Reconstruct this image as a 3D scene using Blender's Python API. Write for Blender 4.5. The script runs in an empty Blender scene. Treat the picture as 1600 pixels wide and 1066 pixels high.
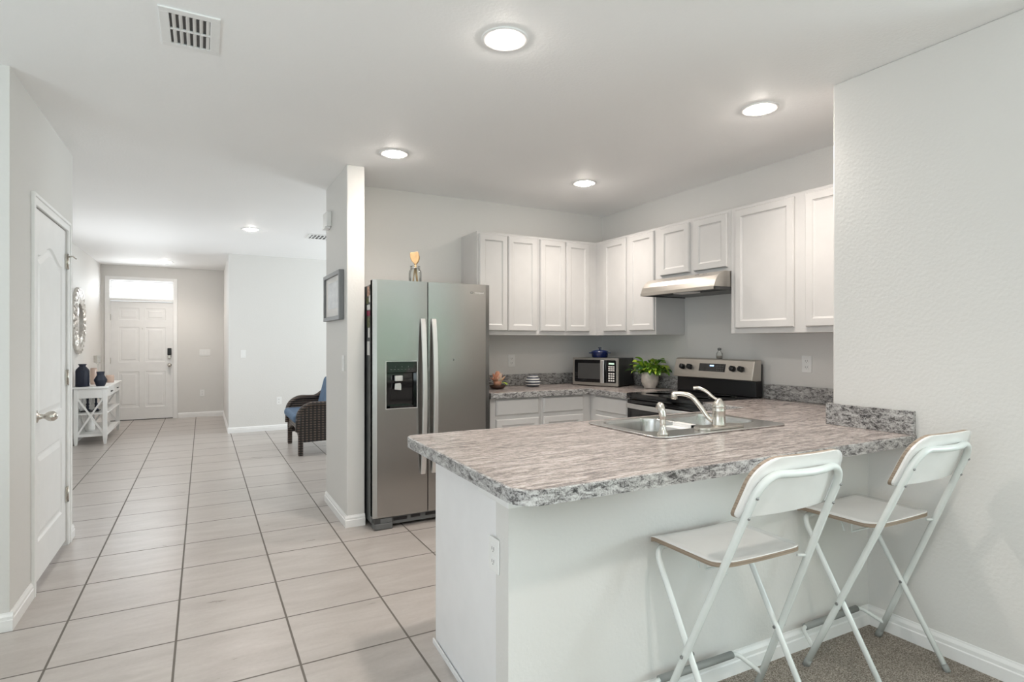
import bpy, bmesh, math, random
from math import pi, sin, cos, radians
from mathutils import Vector, Matrix
random.seed(7)
S = bpy.context.scene
COL = S.collection

# ------------------------------------------------------------------ camera
cam_d = bpy.data.cameras.new('camera'); cam = bpy.data.objects.new('camera', cam_d); COL.objects.link(cam)
cam.location = (0, 0, 1.33)
cam.rotation_euler = (radians(90), 0, -radians(28.5))
cam_d.sensor_width = 36.0; cam_d.lens = 890.0 / 1600 * 36
cam_d.shift_y = 0.0003; cam_d.clip_start = 0.02; cam_d.clip_end = 200
S.camera = cam

# ------------------------------------------------------------------ world, exposure
S.view_settings.view_transform = 'Standard'; S.view_settings.look = 'None'
S.view_settings.gamma = 1.0; S.view_settings.use_curve_mapping = False
S.view_settings.exposure = 1.13
W = bpy.data.worlds.new('world'); S.world = W; W.use_nodes = True
bg = W.node_tree.nodes['Background']; bg.inputs[0].default_value = (0.86, 0.93, 1.0, 1); bg.inputs[1].default_value = 1.3
try:
    S.cycles.use_denoising = True
    S.cycles.max_bounces = 10; S.cycles.diffuse_bounces = 7; S.cycles.glossy_bounces = 5
    S.cycles.transparent_max_bounces = 12
    S.cycles.caustics_reflective = False; S.cycles.caustics_refractive = False
    S.cycles.sample_clamp_indirect = 6.0
except Exception:
    pass

LAMP_E = 56.0        # strength of the recessed lamps' lenses
LAMP_W = 20.0         # watts of each lamp's downward beam
LAMP_C = (1.0, 0.91, 0.83)


def area(name, loc, rot, sx, sy, power, color):
    d = bpy.data.lights.new(name, 'AREA'); d.shape = 'RECTANGLE'; d.size = sx; d.size_y = sy
    d.energy = power; d.color = color
    o = bpy.data.objects.new(name, d); COL.objects.link(o); o.location = loc; o.rotation_euler = rot
    return o


# daylight at the transom; the other lamps are fill added at invented openings
area('fill_green_reflection', (3.15, -4.36, 1.08), (radians(100), 0, 0), 3.4, 2.0, 5.0, (0.66, 1.0, 0.82))  # added green fill, mirrored by the refrigerator; the patio opening is invented
area('fill_ceiling_back', (-1.1, -4.0, 0.55), (radians(160), 0, 0), 2.6, 0.9, 35, (0.82, 0.95, 1.0))  # fill added behind the camera, aimed up to brighten the ceiling
area('fill_dining', (4.35, 7.3, 1.45), (0, radians(122), 0), 1.2, 2.0, 42, (0.90, 0.98, 1.0))  # fill added for the dining room at an invented opening
area('fill_ceiling_left', (-2.85, 0.0, 0.7), (0, radians(-164), 0), 0.8, 3.2, 26, (0.82, 0.95, 1.0))  # upward fill added at left, lifts the ceiling by bounce
area('fill_hall', (-1.40, 8.0, 1.45), (0, radians(-100), 0), 1.1, 1.6, 7, (0.95, 0.98, 1.0))  # fill added out of view to brighten the entry
area('fill_left_walls', (5.10, -2.2, 1.45), (0, radians(118), 0), 1.2, 2.4, 60, (0.82, 0.96, 1.0))  # fill added at right to light the left walls
area('daylight_transom', (-0.9, 11.62, 2.19), (radians(-90), 0, 0), 0.88, 0.28, 5, (0.95, 0.98, 1.0))


# ------------------------------------------------------------------ materials
def new_mat(name):
    m = bpy.data.materials.new(name); m.use_nodes = True
    nt = m.node_tree; b = nt.nodes['Principled BSDF']
    return m, nt, b


def N(nt, t, **kw):
    n = nt.nodes.new(t)
    for k, v in kw.items():
        setattr(n, k, v)
    return n


def L(nt, a, b):
    nt.links.new(a, b)


def mathn(nt, op, a, b=None, c=None):
    n = nt.nodes.new('ShaderNodeMath'); n.operation = op
    for i, v in enumerate((a, b, c)):
        if v is None: continue
        if isinstance(v, (int, float)): n.inputs[i].default_value = v
        else: nt.links.new(v, n.inputs[i])
    return n.outputs[0]


def ramp(nt, fac, stops):
    r = nt.nodes.new('ShaderNodeValToRGB')
    els = r.color_ramp.elements
    while len(els) < len(stops): els.new(0.5)
    for e, (p, c) in zip(els, stops):
        e.position = p; e.color = (c[0], c[1], c[2], 1)
    nt.links.new(fac, r.inputs[0])
    return r.outputs[0]


def noise(nt, vec, scale, detail=4, rough=0.55, dist=0.0):
    n = nt.nodes.new('ShaderNodeTexNoise')
    n.inputs['Scale'].default_value = scale; n.inputs['Detail'].default_value = detail
    n.inputs['Roughness'].default_value = rough; n.inputs['Distortion'].default_value = dist
    if vec is not None: nt.links.new(vec, n.inputs['Vector'])
    return n.outputs['Fac']


def mapping(nt, vec, loc=(0, 0, 0), rot=(0, 0, 0), sc=(1, 1, 1)):
    n = nt.nodes.new('ShaderNodeMapping')
    n.inputs['Location'].default_value = loc; n.inputs['Rotation'].default_value = rot; n.inputs['Scale'].default_value = sc
    nt.links.new(vec, n.inputs['Vector'])
    return n.outputs[0]


def bump(nt, b, h, strength, dist=0.002):
    n = nt.nodes.new('ShaderNodeBump'); n.inputs['Strength'].default_value = strength; n.inputs['Distance'].default_value = dist
    nt.links.new(h, n.inputs['Height']); nt.links.new(n.outputs[0], b.inputs['Normal'])


def geo_pos(nt):
    return nt.nodes.new('ShaderNodeNewGeometry').outputs['Position']


def obj_co(nt):
    return nt.nodes.new('ShaderNodeTexCoord').outputs['Object']


def plain(name, col, rough=0.5, metal=0.0, spec=None, bumpy=0, bscale=120, var=0.0, vscale=8, coat=0):
    m, nt, b = new_mat(name)
    b.inputs['Base Color'].default_value = (*col, 1); b.inputs['Roughness'].default_value = rough
    b.inputs['Metallic'].default_value = metal
    if spec is not None: b.inputs['Specular IOR Level'].default_value = spec
    if coat: b.inputs['Coat Weight'].default_value = coat
    co = obj_co(nt)
    if var or not bumpy:
        v = max(var, 0.02)
        f = noise(nt, co, vscale, 3)
        c = ramp(nt, f, [(0.3, tuple(x * (1 - v) for x in col)), (0.7, tuple(min(1, x * (1 + v)) for x in col))])
        L(nt, c, b.inputs['Base Color'])
    if bumpy:
        bump(nt, b, noise(nt, co, bscale, 3), bumpy)
    return m


def wall_mat(name, col):
    m, nt, b = new_mat(name)
    p = geo_pos(nt)
    f = noise(nt, p, 1.3, 2)
    L(nt, ramp(nt, f, [(0.3, tuple(x * 0.985 for x in col)), (0.7, col)]), b.inputs['Base Color'])
    b.inputs['Roughness'].default_value = 0.62
    b.inputs['Specular IOR Level'].default_value = 0.3
    h = noise(nt, p, 70, 3, 0.5)
    bump(nt, b, h, 0.35, 0.003)
    return m


M = {}
M['wall'] = wall_mat('wall_paint', (0.70, 0.69, 0.67))
M['ceil'] = wall_mat('ceiling_paint', (0.91, 0.91, 0.91))
M['trim'] = plain('trim_white', (0.83, 0.83, 0.825), 0.35, var=0.01)
M['door'] = plain('door_white', (0.80, 0.80, 0.795), 0.38, var=0.01)
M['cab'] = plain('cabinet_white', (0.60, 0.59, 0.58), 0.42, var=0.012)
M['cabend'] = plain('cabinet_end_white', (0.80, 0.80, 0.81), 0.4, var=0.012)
M['plate'] = plain('plastic_white', (0.80, 0.80, 0.79), 0.35)
M['black'] = plain('black_plastic', (0.012, 0.012, 0.013), 0.3)
M['blackgl'] = plain('black_glass', (0.008, 0.008, 0.009), 0.06, coat=0.4)
M['dark'] = plain('dark_grey', (0.05, 0.05, 0.05), 0.5)
M['slot'] = plain('dark_slot', (0.18, 0.175, 0.17), 0.6)
M['fside'] = plain('appliance_side_grey', (0.13, 0.135, 0.135), 0.45, bumpy=0.15, bscale=400)
M['nickel'] = plain('brushed_nickel', (0.62, 0.59, 0.54), 0.27, 1.0, var=0.03)
M['chrome'] = plain('chrome', (0.8, 0.8, 0.8), 0.1, 1.0)
M['handle'] = plain('handle_steel', (0.72, 0.71, 0.70), 0.35, 0.85)


def brushed(name, col, rough, sc=(3, 3, 500), aniso=0.6, amt=0.05):
    m, nt, b = new_mat(name)
    v = mapping(nt, obj_co(nt), sc=sc)
    f = noise(nt, v, 1.0, 3, 0.6)
    L(nt, ramp(nt, f, [(0.3, tuple(x * (1 - amt) for x in col)), (0.7, tuple(x * (1 + amt) for x in col))]), b.inputs['Base Color'])
    b.inputs['Metallic'].default_value = 1.0
    b.inputs['Roughness'].default_value = rough
    b.inputs['Anisotropic'].default_value = aniso
    return m


M['steel'] = brushed('brushed_steel_door', (0.43, 0.42, 0.405), 0.25, (3, 3, 400), 0.0, 0.03)
M['steel2'] = brushed('brushed_steel_range', (0.58, 0.545, 0.50), 0.36, (300, 2, 2), 0.4, 0.03)
M['sinksteel'] = brushed('sink_steel', (0.60, 0.59, 0.57), 0.24, (3, 80, 80), 0.3, 0.03)


def tile_mat():
    m, nt, b = new_mat('floor_tile')
    p = geo_pos(nt)
    sep = N(nt, 'ShaderNodeSeparateXYZ'); L(nt, p, sep.inputs[0])
    T = 0.4590; TY = 0.4590
    u = mathn(nt, 'DIVIDE', mathn(nt, 'ADD', sep.outputs[0], 0.5635 + T * 40), T)
    v = mathn(nt, 'DIVIDE', mathn(nt, 'ADD', sep.outputs[1], -3.389 + TY * 40), TY)
    fu = mathn(nt, 'FRACT', u); fv = mathn(nt, 'FRACT', v)
    du = mathn(nt, 'SUBTRACT', 0.5, mathn(nt, 'ABSOLUTE', mathn(nt, 'SUBTRACT', fu, 0.5)))
    dv = mathn(nt, 'SUBTRACT', 0.5, mathn(nt, 'ABSOLUTE', mathn(nt, 'SUBTRACT', fv, 0.5)))
    d = mathn(nt, 'MINIMUM', du, dv)
    mr = N(nt, 'ShaderNodeMapRange'); mr.inputs['From Min'].default_value = 0.0085; mr.inputs['From Max'].default_value = 0.0115
    L(nt, d, mr.inputs['Value']); tile = mr.outputs[0]
    cid = N(nt, 'ShaderNodeCombineXYZ'); L(nt, mathn(nt, 'FLOOR', u), cid.inputs[0]); L(nt, mathn(nt, 'FLOOR', v), cid.inputs[1])
    wn = N(nt, 'ShaderNodeTexWhiteNoise'); wn.noise_dimensions = '3D'; L(nt, cid.outputs[0], wn.inputs['Vector'])
    off = N(nt, 'ShaderNodeVectorMath', operation='SCALE'); L(nt, wn.outputs['Color'], off.inputs[0]); off.inputs['Scale'].default_value = 30
    add = N(nt, 'ShaderNodeVectorMath', operation='ADD'); L(nt, p, add.inputs[0]); L(nt, off.outputs[0], add.inputs[1])
    vv = mapping(nt, add.outputs[0], rot=(0, 0, radians(-25)), sc=(1.6, 7.0, 1))
    f1 = noise(nt, vv, 1.6, 5, 0.6, 0.4)
    f2 = noise(nt, add.outputs[0], 60, 3, 0.6)
    f = mathn(nt, 'ADD', mathn(nt, 'MULTIPLY', f1, 0.8), mathn(nt, 'MULTIPLY', f2, 0.2))
    c = ramp(nt, f, [(0.3, (0.37, 0.335, 0.31)), (0.5, (0.43, 0.395, 0.37)), (0.72, (0.50, 0.465, 0.44))])
    mx = N(nt, 'ShaderNodeMix', data_type='RGBA')
    L(nt, tile, mx.inputs['Factor']); mx.inputs['A'].default_value = (0.13, 0.115, 0.10, 1); L(nt, c, mx.inputs['B'])
    L(nt, mx.outputs['Result'], b.inputs['Base Color'])
    r = mathn(nt, 'ADD', mathn(nt, 'MULTIPLY', f1, 0.12), mathn(nt, 'SUBTRACT', 0.62, mathn(nt, 'MULTIPLY', tile, 0.38)))
    L(nt, r, b.inputs['Roughness'])
    bump(nt, b, mathn(nt, 'ADD', tile, mathn(nt, 'MULTIPLY', f1, 0.05)), 0.5, 0.0015)
    return m


M['tile'] = tile_mat()


def carpet_mat():
    m, nt, b = new_mat('carpet_fibres')
    p = geo_pos(nt)
    f = noise(nt, p, 210, 4, 0.75); g = noise(nt, p, 7, 2)
    c = ramp(nt, f, [(0.36, (0.13, 0.10, 0.075)), (0.5, (0.42, 0.36, 0.30)), (0.62, (0.78, 0.71, 0.63))])
    mx = N(nt, 'ShaderNodeMix', data_type='RGBA', blend_type='MULTIPLY'); mx.inputs['Factor'].default_value = 1
    L(nt, c, mx.inputs['A']); L(nt, ramp(nt, g, [(0.3, (0.85,) * 3), (0.7, (1, 1, 1))]), mx.inputs['B'])
    L(nt, mx.outputs['Result'], b.inputs['Base Color'])
    b.inputs['Roughness'].default_value = 0.95
    bump(nt, b, f, 1.0, 0.012)
    return m


M['carpet'] = carpet_mat()


def laminate(name, edge=False):
    m, nt, b = new_mat(name)
    p = geo_pos(nt)
    if edge:
        v = mapping(nt, p, rot=(radians(38), radians(38), 0), sc=(1, 1, 2.4))
        f = noise(nt, v, 26, 8, 0.75, 0.8)
        g = noise(nt, p, 190, 4, 0.75)
        f = mathn(nt, 'ADD', mathn(nt, 'MULTIPLY', f, 0.66), mathn(nt, 'MULTIPLY', g, 0.34))
        c = ramp(nt, f, [(0.40, (0.015, 0.015, 0.016)), (0.455, (0.13, 0.125, 0.125)), (0.50, (0.34, 0.33, 0.325)), (0.59, (0.58, 0.58, 0.57))])
    else:
        v = mapping(nt, p, rot=(0, 0, radians(-7)), sc=(1.0, 6.5, 3.0))
        f1 = noise(nt, v, 6, 9, 0.78, 1.1)
        f2 = noise(nt, mapping(nt, p, rot=(0, 0, radians(8)), sc=(1, 8, 3)), 24, 6, 0.72, 0.5)
        f3 = noise(nt, mapping(nt, p, sc=(1, 2.5, 1)), 120, 4, 0.8)
        f = mathn(nt, 'ADD', mathn(nt, 'MULTIPLY', f1, 0.45), mathn(nt, 'ADD', mathn(nt, 'MULTIPLY', f2, 0.35), mathn(nt, 'MULTIPLY', f3, 0.20)))
        c = ramp(nt, f, [(0.42, (0.085, 0.072, 0.070)), (0.465, (0.21, 0.18, 0.17)), (0.50, (0.37, 0.32, 0.30)), (0.56, (0.57, 0.52, 0.49))])
    L(nt, c, b.inputs['Base Color'])
    b.inputs['Roughness'].default_value = 0.22 if not edge else 0.3
    return m


M['top'] = laminate('laminate_top'); M['edge'] = laminate('laminate_edge', True)


def ply_mat():
    m, nt, b = new_mat('plywood')
    v = mapping(nt, obj_co(nt), sc=(4, 4, 260))
    f = noise(nt, v, 1.0, 3)
    L(nt, ramp(nt, f, [(0.35, (0.21, 0.155, 0.11)), (0.65, (0.36, 0.285, 0.22))]), b.inputs['Base Color'])
    b.inputs['Roughness'].default_value = 0.6
    return m


M['ply'] = ply_mat()
M['stoolwhite'] = plain('stool_laminate', (0.80, 0.79, 0.775), 0.22)
M['tube'] = plain('stool_tube_paint', (0.68, 0.71, 0.695), 0.25)
M['sleeve'] = plain('grey_rubber', (0.27, 0.28, 0.27), 0.6)
M['screw'] = plain('screw_metal', (0.3, 0.3, 0.3), 0.35, 0.9)
M['wood'] = plain('pale_wood', (0.50, 0.33, 0.165), 0.5, var=0.15, vscale=30)
M['navy'] = plain('navy_ceramic', (0.008, 0.012, 0.028), 0.55)
M['blue'] = plain('blue_enamel', (0.006, 0.016, 0.085), 0.12, coat=0.5)
M['cushion'] = plain('blue_cushion', (0.075, 0.125, 0.20), 0.85, bumpy=0.4, bscale=300, var=0.12)
M['silver'] = plain('silvered_frame', (0.60, 0.57, 0.53), 0.35, 0.5, var=0.1, vscale=30)
M['silverd'] = plain('silvered_frame_dark', (0.30, 0.27, 0.24), 0.5, 0.3)
M['mirror'] = plain('mirror_glass', (0.9, 0.9, 0.9), 0.02, 1.0)
M['greyframe'] = plain('grey_picture_frame', (0.20, 0.205, 0.21), 0.45)
M['white'] = plain('white_glaze', (0.82, 0.81, 0.79), 0.25)
M['console'] = plain('console_white', (0.80, 0.80, 0.79), 0.4)
M['stripe'] = plain('slate_stripe', (0.075, 0.085, 0.11), 0.4)
M['soil'] = plain('soil', (0.06, 0.04, 0.03), 0.9)
M['pot'] = plain('pale_glazed_pot', (0.62, 0.57, 0.52), 0.3, var=0.22, vscale=22)
M['peach'] = plain('peach_petal', (0.80, 0.42, 0.28), 0.6, var=0.3, vscale=30)
M['cream'] = plain('cream_petal', (0.85, 0.70, 0.58), 0.6)
M['brown'] = plain('dark_brown_bowl', (0.06, 0.03, 0.02), 0.4)
M['leaf'] = plain('leaf_green', (0.15, 0.32, 0.03), 0.4, var=0.45, vscale=14)
M['leaf2'] = plain('leaf_lime', (0.36, 0.50, 0.05), 0.4, var=0.35, vscale=14)
M['leafd'] = plain('leaf_dark', (0.035, 0.11, 0.02), 0.4, var=0.3, vscale=14)
M['amber'] = plain('amber_glass', (0.62, 0.46, 0.38), 0.15)
M['paper'] = plain('paper_white', (0.75, 0.73, 0.71), 0.6)
M['photo1'] = plain('print_skin', (0.50, 0.30, 0.22), 0.5, var=0.6, vscale=60)
M['photo2'] = plain('print_red', (0.30, 0.02, 0.07), 0.5, var=0.5, vscale=70)
M['photo3'] = plain('print_green', (0.13, 0.14, 0.07), 0.5, var=0.7, vscale=60)
M['photo4'] = plain('print_black', (0.02, 0.02, 0.02), 0.5)


def wicker():
    m, nt, b = new_mat('dark_wicker')
    co = obj_co(nt)
    w = N(nt, 'ShaderNodeTexWave'); w.bands_direction = 'Z'; w.inputs['Scale'].default_value = 11; L(nt, co, w.inputs['Vector'])
    w2 = N(nt, 'ShaderNodeTexWave'); w2.bands_direction = 'X'; w2.inputs['Scale'].default_value = 7; L(nt, co, w2.inputs['Vector'])
    w3 = N(nt, 'ShaderNodeTexWave'); w3.bands_direction = 'Y'; w3.inputs['Scale'].default_value = 7; L(nt, co, w3.inputs['Vector'])
    h = mathn(nt, 'MULTIPLY', w.outputs['Fac'], mathn(nt, 'MAXIMUM', w2.outputs['Fac'], w3.outputs['Fac']))
    L(nt, ramp(nt, h, [(0.08, (0.006, 0.004, 0.003)), (0.55, (0.10, 0.07, 0.055))]), b.inputs['Base Color'])
    b.inputs['Roughness'].default_value = 0.45
    bump(nt, b, h, 0.9, 0.006)
    return m


M['wicker'] = wicker()


def emis(name, col, st):
    m, nt, b = new_mat(name)
    b.inputs['Base Color'].default_value = (0.8, 0.8, 0.8, 1)
    b.inputs['Emission Color'].default_value = (*col, 1); b.inputs['Emission Strength'].default_value = st
    f = noise(nt, obj_co(nt), 3, 1)
    L(nt, ramp(nt, f, [(0.0, (0.78,) * 3), (1.0, (0.82,) * 3)]), b.inputs['Base Color'])
    return m


M['lamp'] = emis('lamp_lens', LAMP_C, LAMP_E)
M['led_blue'] = emis('display_blue', (0.25, 0.5, 1.0), 1.2)
M['led_green'] = emis('display_green', (0.15, 0.6, 0.3), 0.35)


def glass(name, col=(1, 1, 1), rough=0.02, alpha=0.25):
    m = bpy.data.materials.new(name); m.use_nodes = True; nt = m.node_tree
    nt.nodes.clear()
    o = N(nt, 'ShaderNodeOutputMaterial'); t = N(nt, 'ShaderNodeBsdfTransparent'); g = N(nt, 'ShaderNodeBsdfGlossy')
    t.inputs[0].default_value = (*col, 1); g.inputs['Roughness'].default_value = rough
    fr = N(nt, 'ShaderNodeFresnel'); fr.inputs[0].default_value = 1.45
    k = mathn(nt, 'MINIMUM', mathn(nt, 'ADD', mathn(nt, 'MULTIPLY', fr.outputs[0], 0.6), 0.01), 1.0)
    mx = N(nt, 'ShaderNodeMixShader'); L(nt, k, mx.inputs[0]); L(nt, t.outputs[0], mx.inputs[1]); L(nt, g.outputs[0], mx.inputs[2])
    L(nt, mx.outputs[0], o.inputs[0])
    return m


M['glass'] = glass('clear_glass', (0.98, 0.99, 0.985))
M['pane'] = glass('window_pane', (0.97, 0.98, 0.98))


# ------------------------------------------------------------------ mesh helpers
class MB:
    def __init__(s):
        s.v = []; s.f = []; s.sm = []

    def add(s, vs, fs, smooth=False):
        k = len(s.v); s.v += [tuple(x) for x in vs]
        for f in fs: s.f.append(tuple(i + k for i in f)); s.sm.append(smooth)
        return s

    def box(s, x0, x1, y0, y1, z0, z1):
        if x0 > x1: x0, x1 = x1, x0
        if y0 > y1: y0, y1 = y1, y0
        if z0 > z1: z0, z1 = z1, z0
        return s.add([(x0, y0, z0), (x1, y0, z0), (x1, y1, z0), (x0, y1, z0), (x0, y0, z1), (x1, y0, z1), (x1, y1, z1), (x0, y1, z1)],
                     [(0, 3, 2, 1), (4, 5, 6, 7), (0, 1, 5, 4), (1, 2, 6, 5), (2, 3, 7, 6), (3, 0, 4, 7)])

    def bar(s, a, b, w, t, up=(0, 0, 1)):
        a = Vector(a); b = Vector(b); d = (b - a).normalized(); up = Vector(up)
        sd = d.cross(up)
        if sd.length < 1e-4: sd = d.cross(Vector((1, 0, 0)))
        sd.normalize(); u = sd.cross(d).normalized()
        vs = []
        for p in (a, b):
            for i, j in ((-1, -1), (1, -1), (1, 1), (-1, 1)):
                vs.append(p + sd * (i * w / 2) + u * (j * t / 2))
        return s.add(vs, [(0, 1, 2, 3), (7, 6, 5, 4), (0, 4, 5, 1), (1, 5, 6, 2), (2, 6, 7, 3), (3, 7, 4, 0)])

    def tube(s, pts, r, seg=10, cap=True, flat=1.0, closed=False):
        pts = [Vector(p) for p in pts]; n = len(pts)
        rr = r if isinstance(r, (list, tuple)) else [r] * n
        k = len(s.v); prev = None
        for i, p in enumerate(pts):
            if closed: d = (pts[(i + 1) % n] - pts[i - 1])
            elif i == 0: d = pts[1] - p
            elif i == n - 1: d = p - pts[-2]
            else: d = (pts[i + 1] - p).normalized() + (p - pts[i - 1]).normalized()
            d.normalize()
            if prev is None:
                ref = Vector((0, 0, 1)) if abs(d.z) < 0.9 else Vector((1, 0, 0))
                u = d.cross(ref).normalized()
            else:
                u = (prev - d * prev.dot(d)).normalized()
            prev = u; w = d.cross(u)
            for j in range(seg):
                a = 2 * pi * j / seg
                s.v.append(tuple(p + u * (cos(a) * rr[i]) + w * (sin(a) * rr[i] * flat)))
        m = n if closed else n - 1
        for i in range(m):
            i2 = (i + 1) % n
            for j in range(seg):
                j2 = (j + 1) % seg
                s.f.append((k + i * seg + j, k + i * seg + j2, k + i2 * seg + j2, k + i2 * seg + j)); s.sm.append(True)
        if cap and not closed:
            s.f.append(tuple(k + j for j in reversed(range(seg)))); s.sm.append(False)
            s.f.append(tuple(k + (n - 1) * seg + j for j in range(seg))); s.sm.append(False)
        return s

    def lathe(s, prof, c=(0, 0, 0), seg=28, axis='z', mod=None, smooth=True):
        k = len(s.v); n = len(prof)
        for i, (r, z) in enumerate(prof):
            for j in range(seg):
                a = 2 * pi * j / seg
                q = r * (mod(a, z) if mod else 1)
                if axis == 'z': p = (c[0] + q * cos(a), c[1] + q * sin(a), c[2] + z)
                elif axis == 'x': p = (c[0] + z, c[1] + q * cos(a), c[2] + q * sin(a))
                else: p = (c[0] + q * sin(a), c[1] + z, c[2] + q * cos(a))
                s.v.append(p)
        for i in range(n - 1):
            for j in range(seg):
                j2 = (j + 1) % seg
                s.f.append((k + i * seg + j, k + i * seg + j2, k + (i + 1) * seg + j2, k + (i + 1) * seg + j)); s.sm.append(smooth)
        if prof[0][0] > 1e-6: s.f.append(tuple(k + j for j in reversed(range(seg)))); s.sm.append(False)
        if prof[-1][0] > 1e-6: s.f.append(tuple(k + (n - 1) * seg + j for j in range(seg))); s.sm.append(False)
        return s

    def ball(s, c, r, seg=14, rings=8, sc=(1, 1, 1)):
        k0 = len(s.v)
        prof = [(max(1e-7, r * sin(pi * i / rings)), -r * cos(pi * i / rings)) for i in range(rings + 1)]
        s.lathe(prof, (0, 0, 0), seg)
        for i in range(k0, len(s.v)):
            x, y, z = s.v[i]; s.v[i] = (c[0] + x * sc[0], c[1] + y * sc[1], c[2] + z * sc[2])
        return s

    def prism(s, poly, axis, a, b, smooth=False):
        """poly: 2-D points; axis x -> (y,z), y -> (x,z), z -> (x,y)"""
        def P(p, t):
            return (t, p[0], p[1]) if axis == 'x' else (p[0], t, p[1]) if axis == 'y' else (p[0], p[1], t)
        n = len(poly); vs = [P(p, a) for p in poly] + [P(p, b) for p in poly]
        s.add(vs, [tuple(range(n)), tuple(reversed(range(n, 2 * n)))])
        k = len(s.v) - 2 * n
        for i in range(n):
            j = (i + 1) % n
            s.f.append((k + i, k + n + i, k + n + j, k + j)); s.sm.append(smooth)
        return s

    def rings(s, O, U, V, Nn, x0, x1, z0, z1, prof, arch=None, na=1, close=True):
        """nested outlines: prof = [(inset, height)], O + U*x + V*z + N*h"""
        O, U, V, Nn = Vector(O), Vector(U), Vector(V), Vector(Nn)
        loops = []
        for ins, h in prof:
            pts = [(x0 + ins, z0 + ins), (x1 - ins, z0 + ins)]
            for i in range(na + 1):
                t = i / na; x = (x1 - ins) + ((x0 + ins) - (x1 - ins)) * t
                zt = z1 if arch is None else arch((x - x0) / (x1 - x0)) + z1
                pts.append((x, zt - ins))
            k = len(s.v)
            for x, z in pts: s.v.append(tuple(O + U * x + V * z + Nn * h))
            loops.append((k, len(pts)))
        for (a, n), (b, _) in zip(loops, loops[1:]):
            for i in range(n):
                j = (i + 1) % n
                s.f.append((a + i, a + j, b + j, b + i)); s.sm.append(False)
        if close:
            a, n = loops[-1]; s.f.append(tuple(a + i for i in range(n))); s.sm.append(False)
        return s

    def quad(s, a, b, c, d):
        return s.add([a, b, c, d], [(0, 1, 2, 3)])

    def shift(s, d):
        s.v = [(x + d[0], y + d[1], z + d[2]) for x, y, z in s.v]; return s

    def xf(s, m):
        s.v = [tuple(m @ Vector(v)) for v in s.v]; return s

    def obj(s, name, mat, parent=None, bevel=0, seg=2, origin=None, fix=True, sub=0):
        me = bpy.data.meshes.new(name)
        org = Vector((0, 0, 0))
        if parent is not None:
            org = Vector(parent.get('_org', (0, 0, 0))) if '_org' in parent else org
        elif origin is None:
            xs = [v[0] for v in s.v]; ys = [v[1] for v in s.v]; zs = [v[2] for v in s.v]
            org = Vector(((min(xs) + max(xs)) / 2, (min(ys) + max(ys)) / 2, min(zs)))
        else: org = Vector(origin)
        me.from_pydata([tuple(Vector(v) - org) for v in s.v], [], s.f)
        me.polygons.foreach_set('use_smooth', s.sm)
        me.validate()
        if fix:
            b = bmesh.new(); b.from_mesh(me); bmesh.ops.recalc_face_normals(b, faces=b.faces); b.to_mesh(me); b.free()
        if isinstance(mat, str): mat = M[mat]
        me.materials.append(mat)
        o = bpy.data.objects.new(name, me); COL.objects.link(o)
        if parent is None:
            o.location = org; o['_org'] = tuple(org)
        else: 
            o.parent = parent
            if '_root' not in parent and parent.type == 'MESH' and parent.parent is None:
                pass
            o['_org'] = tuple(org)
        if bevel:
            m = o.modifiers.new('bevel', 'BEVEL'); m.width = bevel; m.segments = seg; m.limit_method = 'ANGLE'; m.angle_limit = radians(40)
            m.harden_normals = False
        if sub:
            m = o.modifiers.new('sub', 'SUBSURF'); m.levels = sub; m.render_levels = sub
        return o


def thing(name, label, cat, loc=(0, 0, 0), rz=0.0, group=None, local=False):
    o = bpy.data.objects.new(name, None); COL.objects.link(o); o.empty_display_size = 0.1
    o.location = loc; o.rotation_euler = (0, 0, rz); o['label'] = label; o['category'] = cat
    if group: o['group'] = group
    o['_org'] = (0, 0, 0) if local else tuple(loc)
    return o


def tag(o, label, cat, group=None, kind=None):
    o['label'] = label; o['category'] = cat
    if group: o['group'] = group
    if kind: o['kind'] = kind
    return o


def struct(mb, name, mat, parent=None, **kw):
    o = mb.obj(name, mat, parent, **kw); o['kind'] = 'structure'
    return o


def dup(root, loc, rz, label=None, group=None):
    r = root.copy(); COL.objects.link(r); r.location = loc; r.rotation_euler = (0, 0, rz)
    if label: r['label'] = label
    if group: r['group'] = group

    def rec(a, b):
        for ch in list(a.children):
            if ch == r or ch.parent != a: continue
            c = ch.copy(); COL.objects.link(c); c.parent = b; rec(ch, c)
    rec(root, r)
    return r


def rpoly(pts, radii, n=6):
    """polygon with rounded corners"""
    out = []; m = len(pts)
    for i in range(m):
        p = Vector(pts[i]); r = radii[i] if isinstance(radii, (list, tuple)) else radii
        if r <= 0: out.append(tuple(p)); continue
        a = (Vector(pts[i - 1]) - p).normalized(); b = (Vector(pts[(i + 1) % m]) - p).normalized()
        ang = a.angle(b); t = r / math.tan(ang / 2)
        c = p + (a + b).normalized() * (r / sin(ang / 2))
        s0 = p + a * t - c; s1 = p + b * t - c
        a0 = math.atan2(s0.y, s0.x); a1 = math.atan2(s1.y, s1.x)
        da = (a1 - a0 + pi) % (2 * pi) - pi
        for k in range(n + 1):
            q = a0 + da * k / n; out.append((c.x + r * cos(q), c.y + r * sin(q)))
    return out


def rrect(x0, x1, y0, y1, r, n=5):
    return rpoly([(x0, y0), (x1, y0), (x1, y1), (x0, y1)], r, n)


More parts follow.
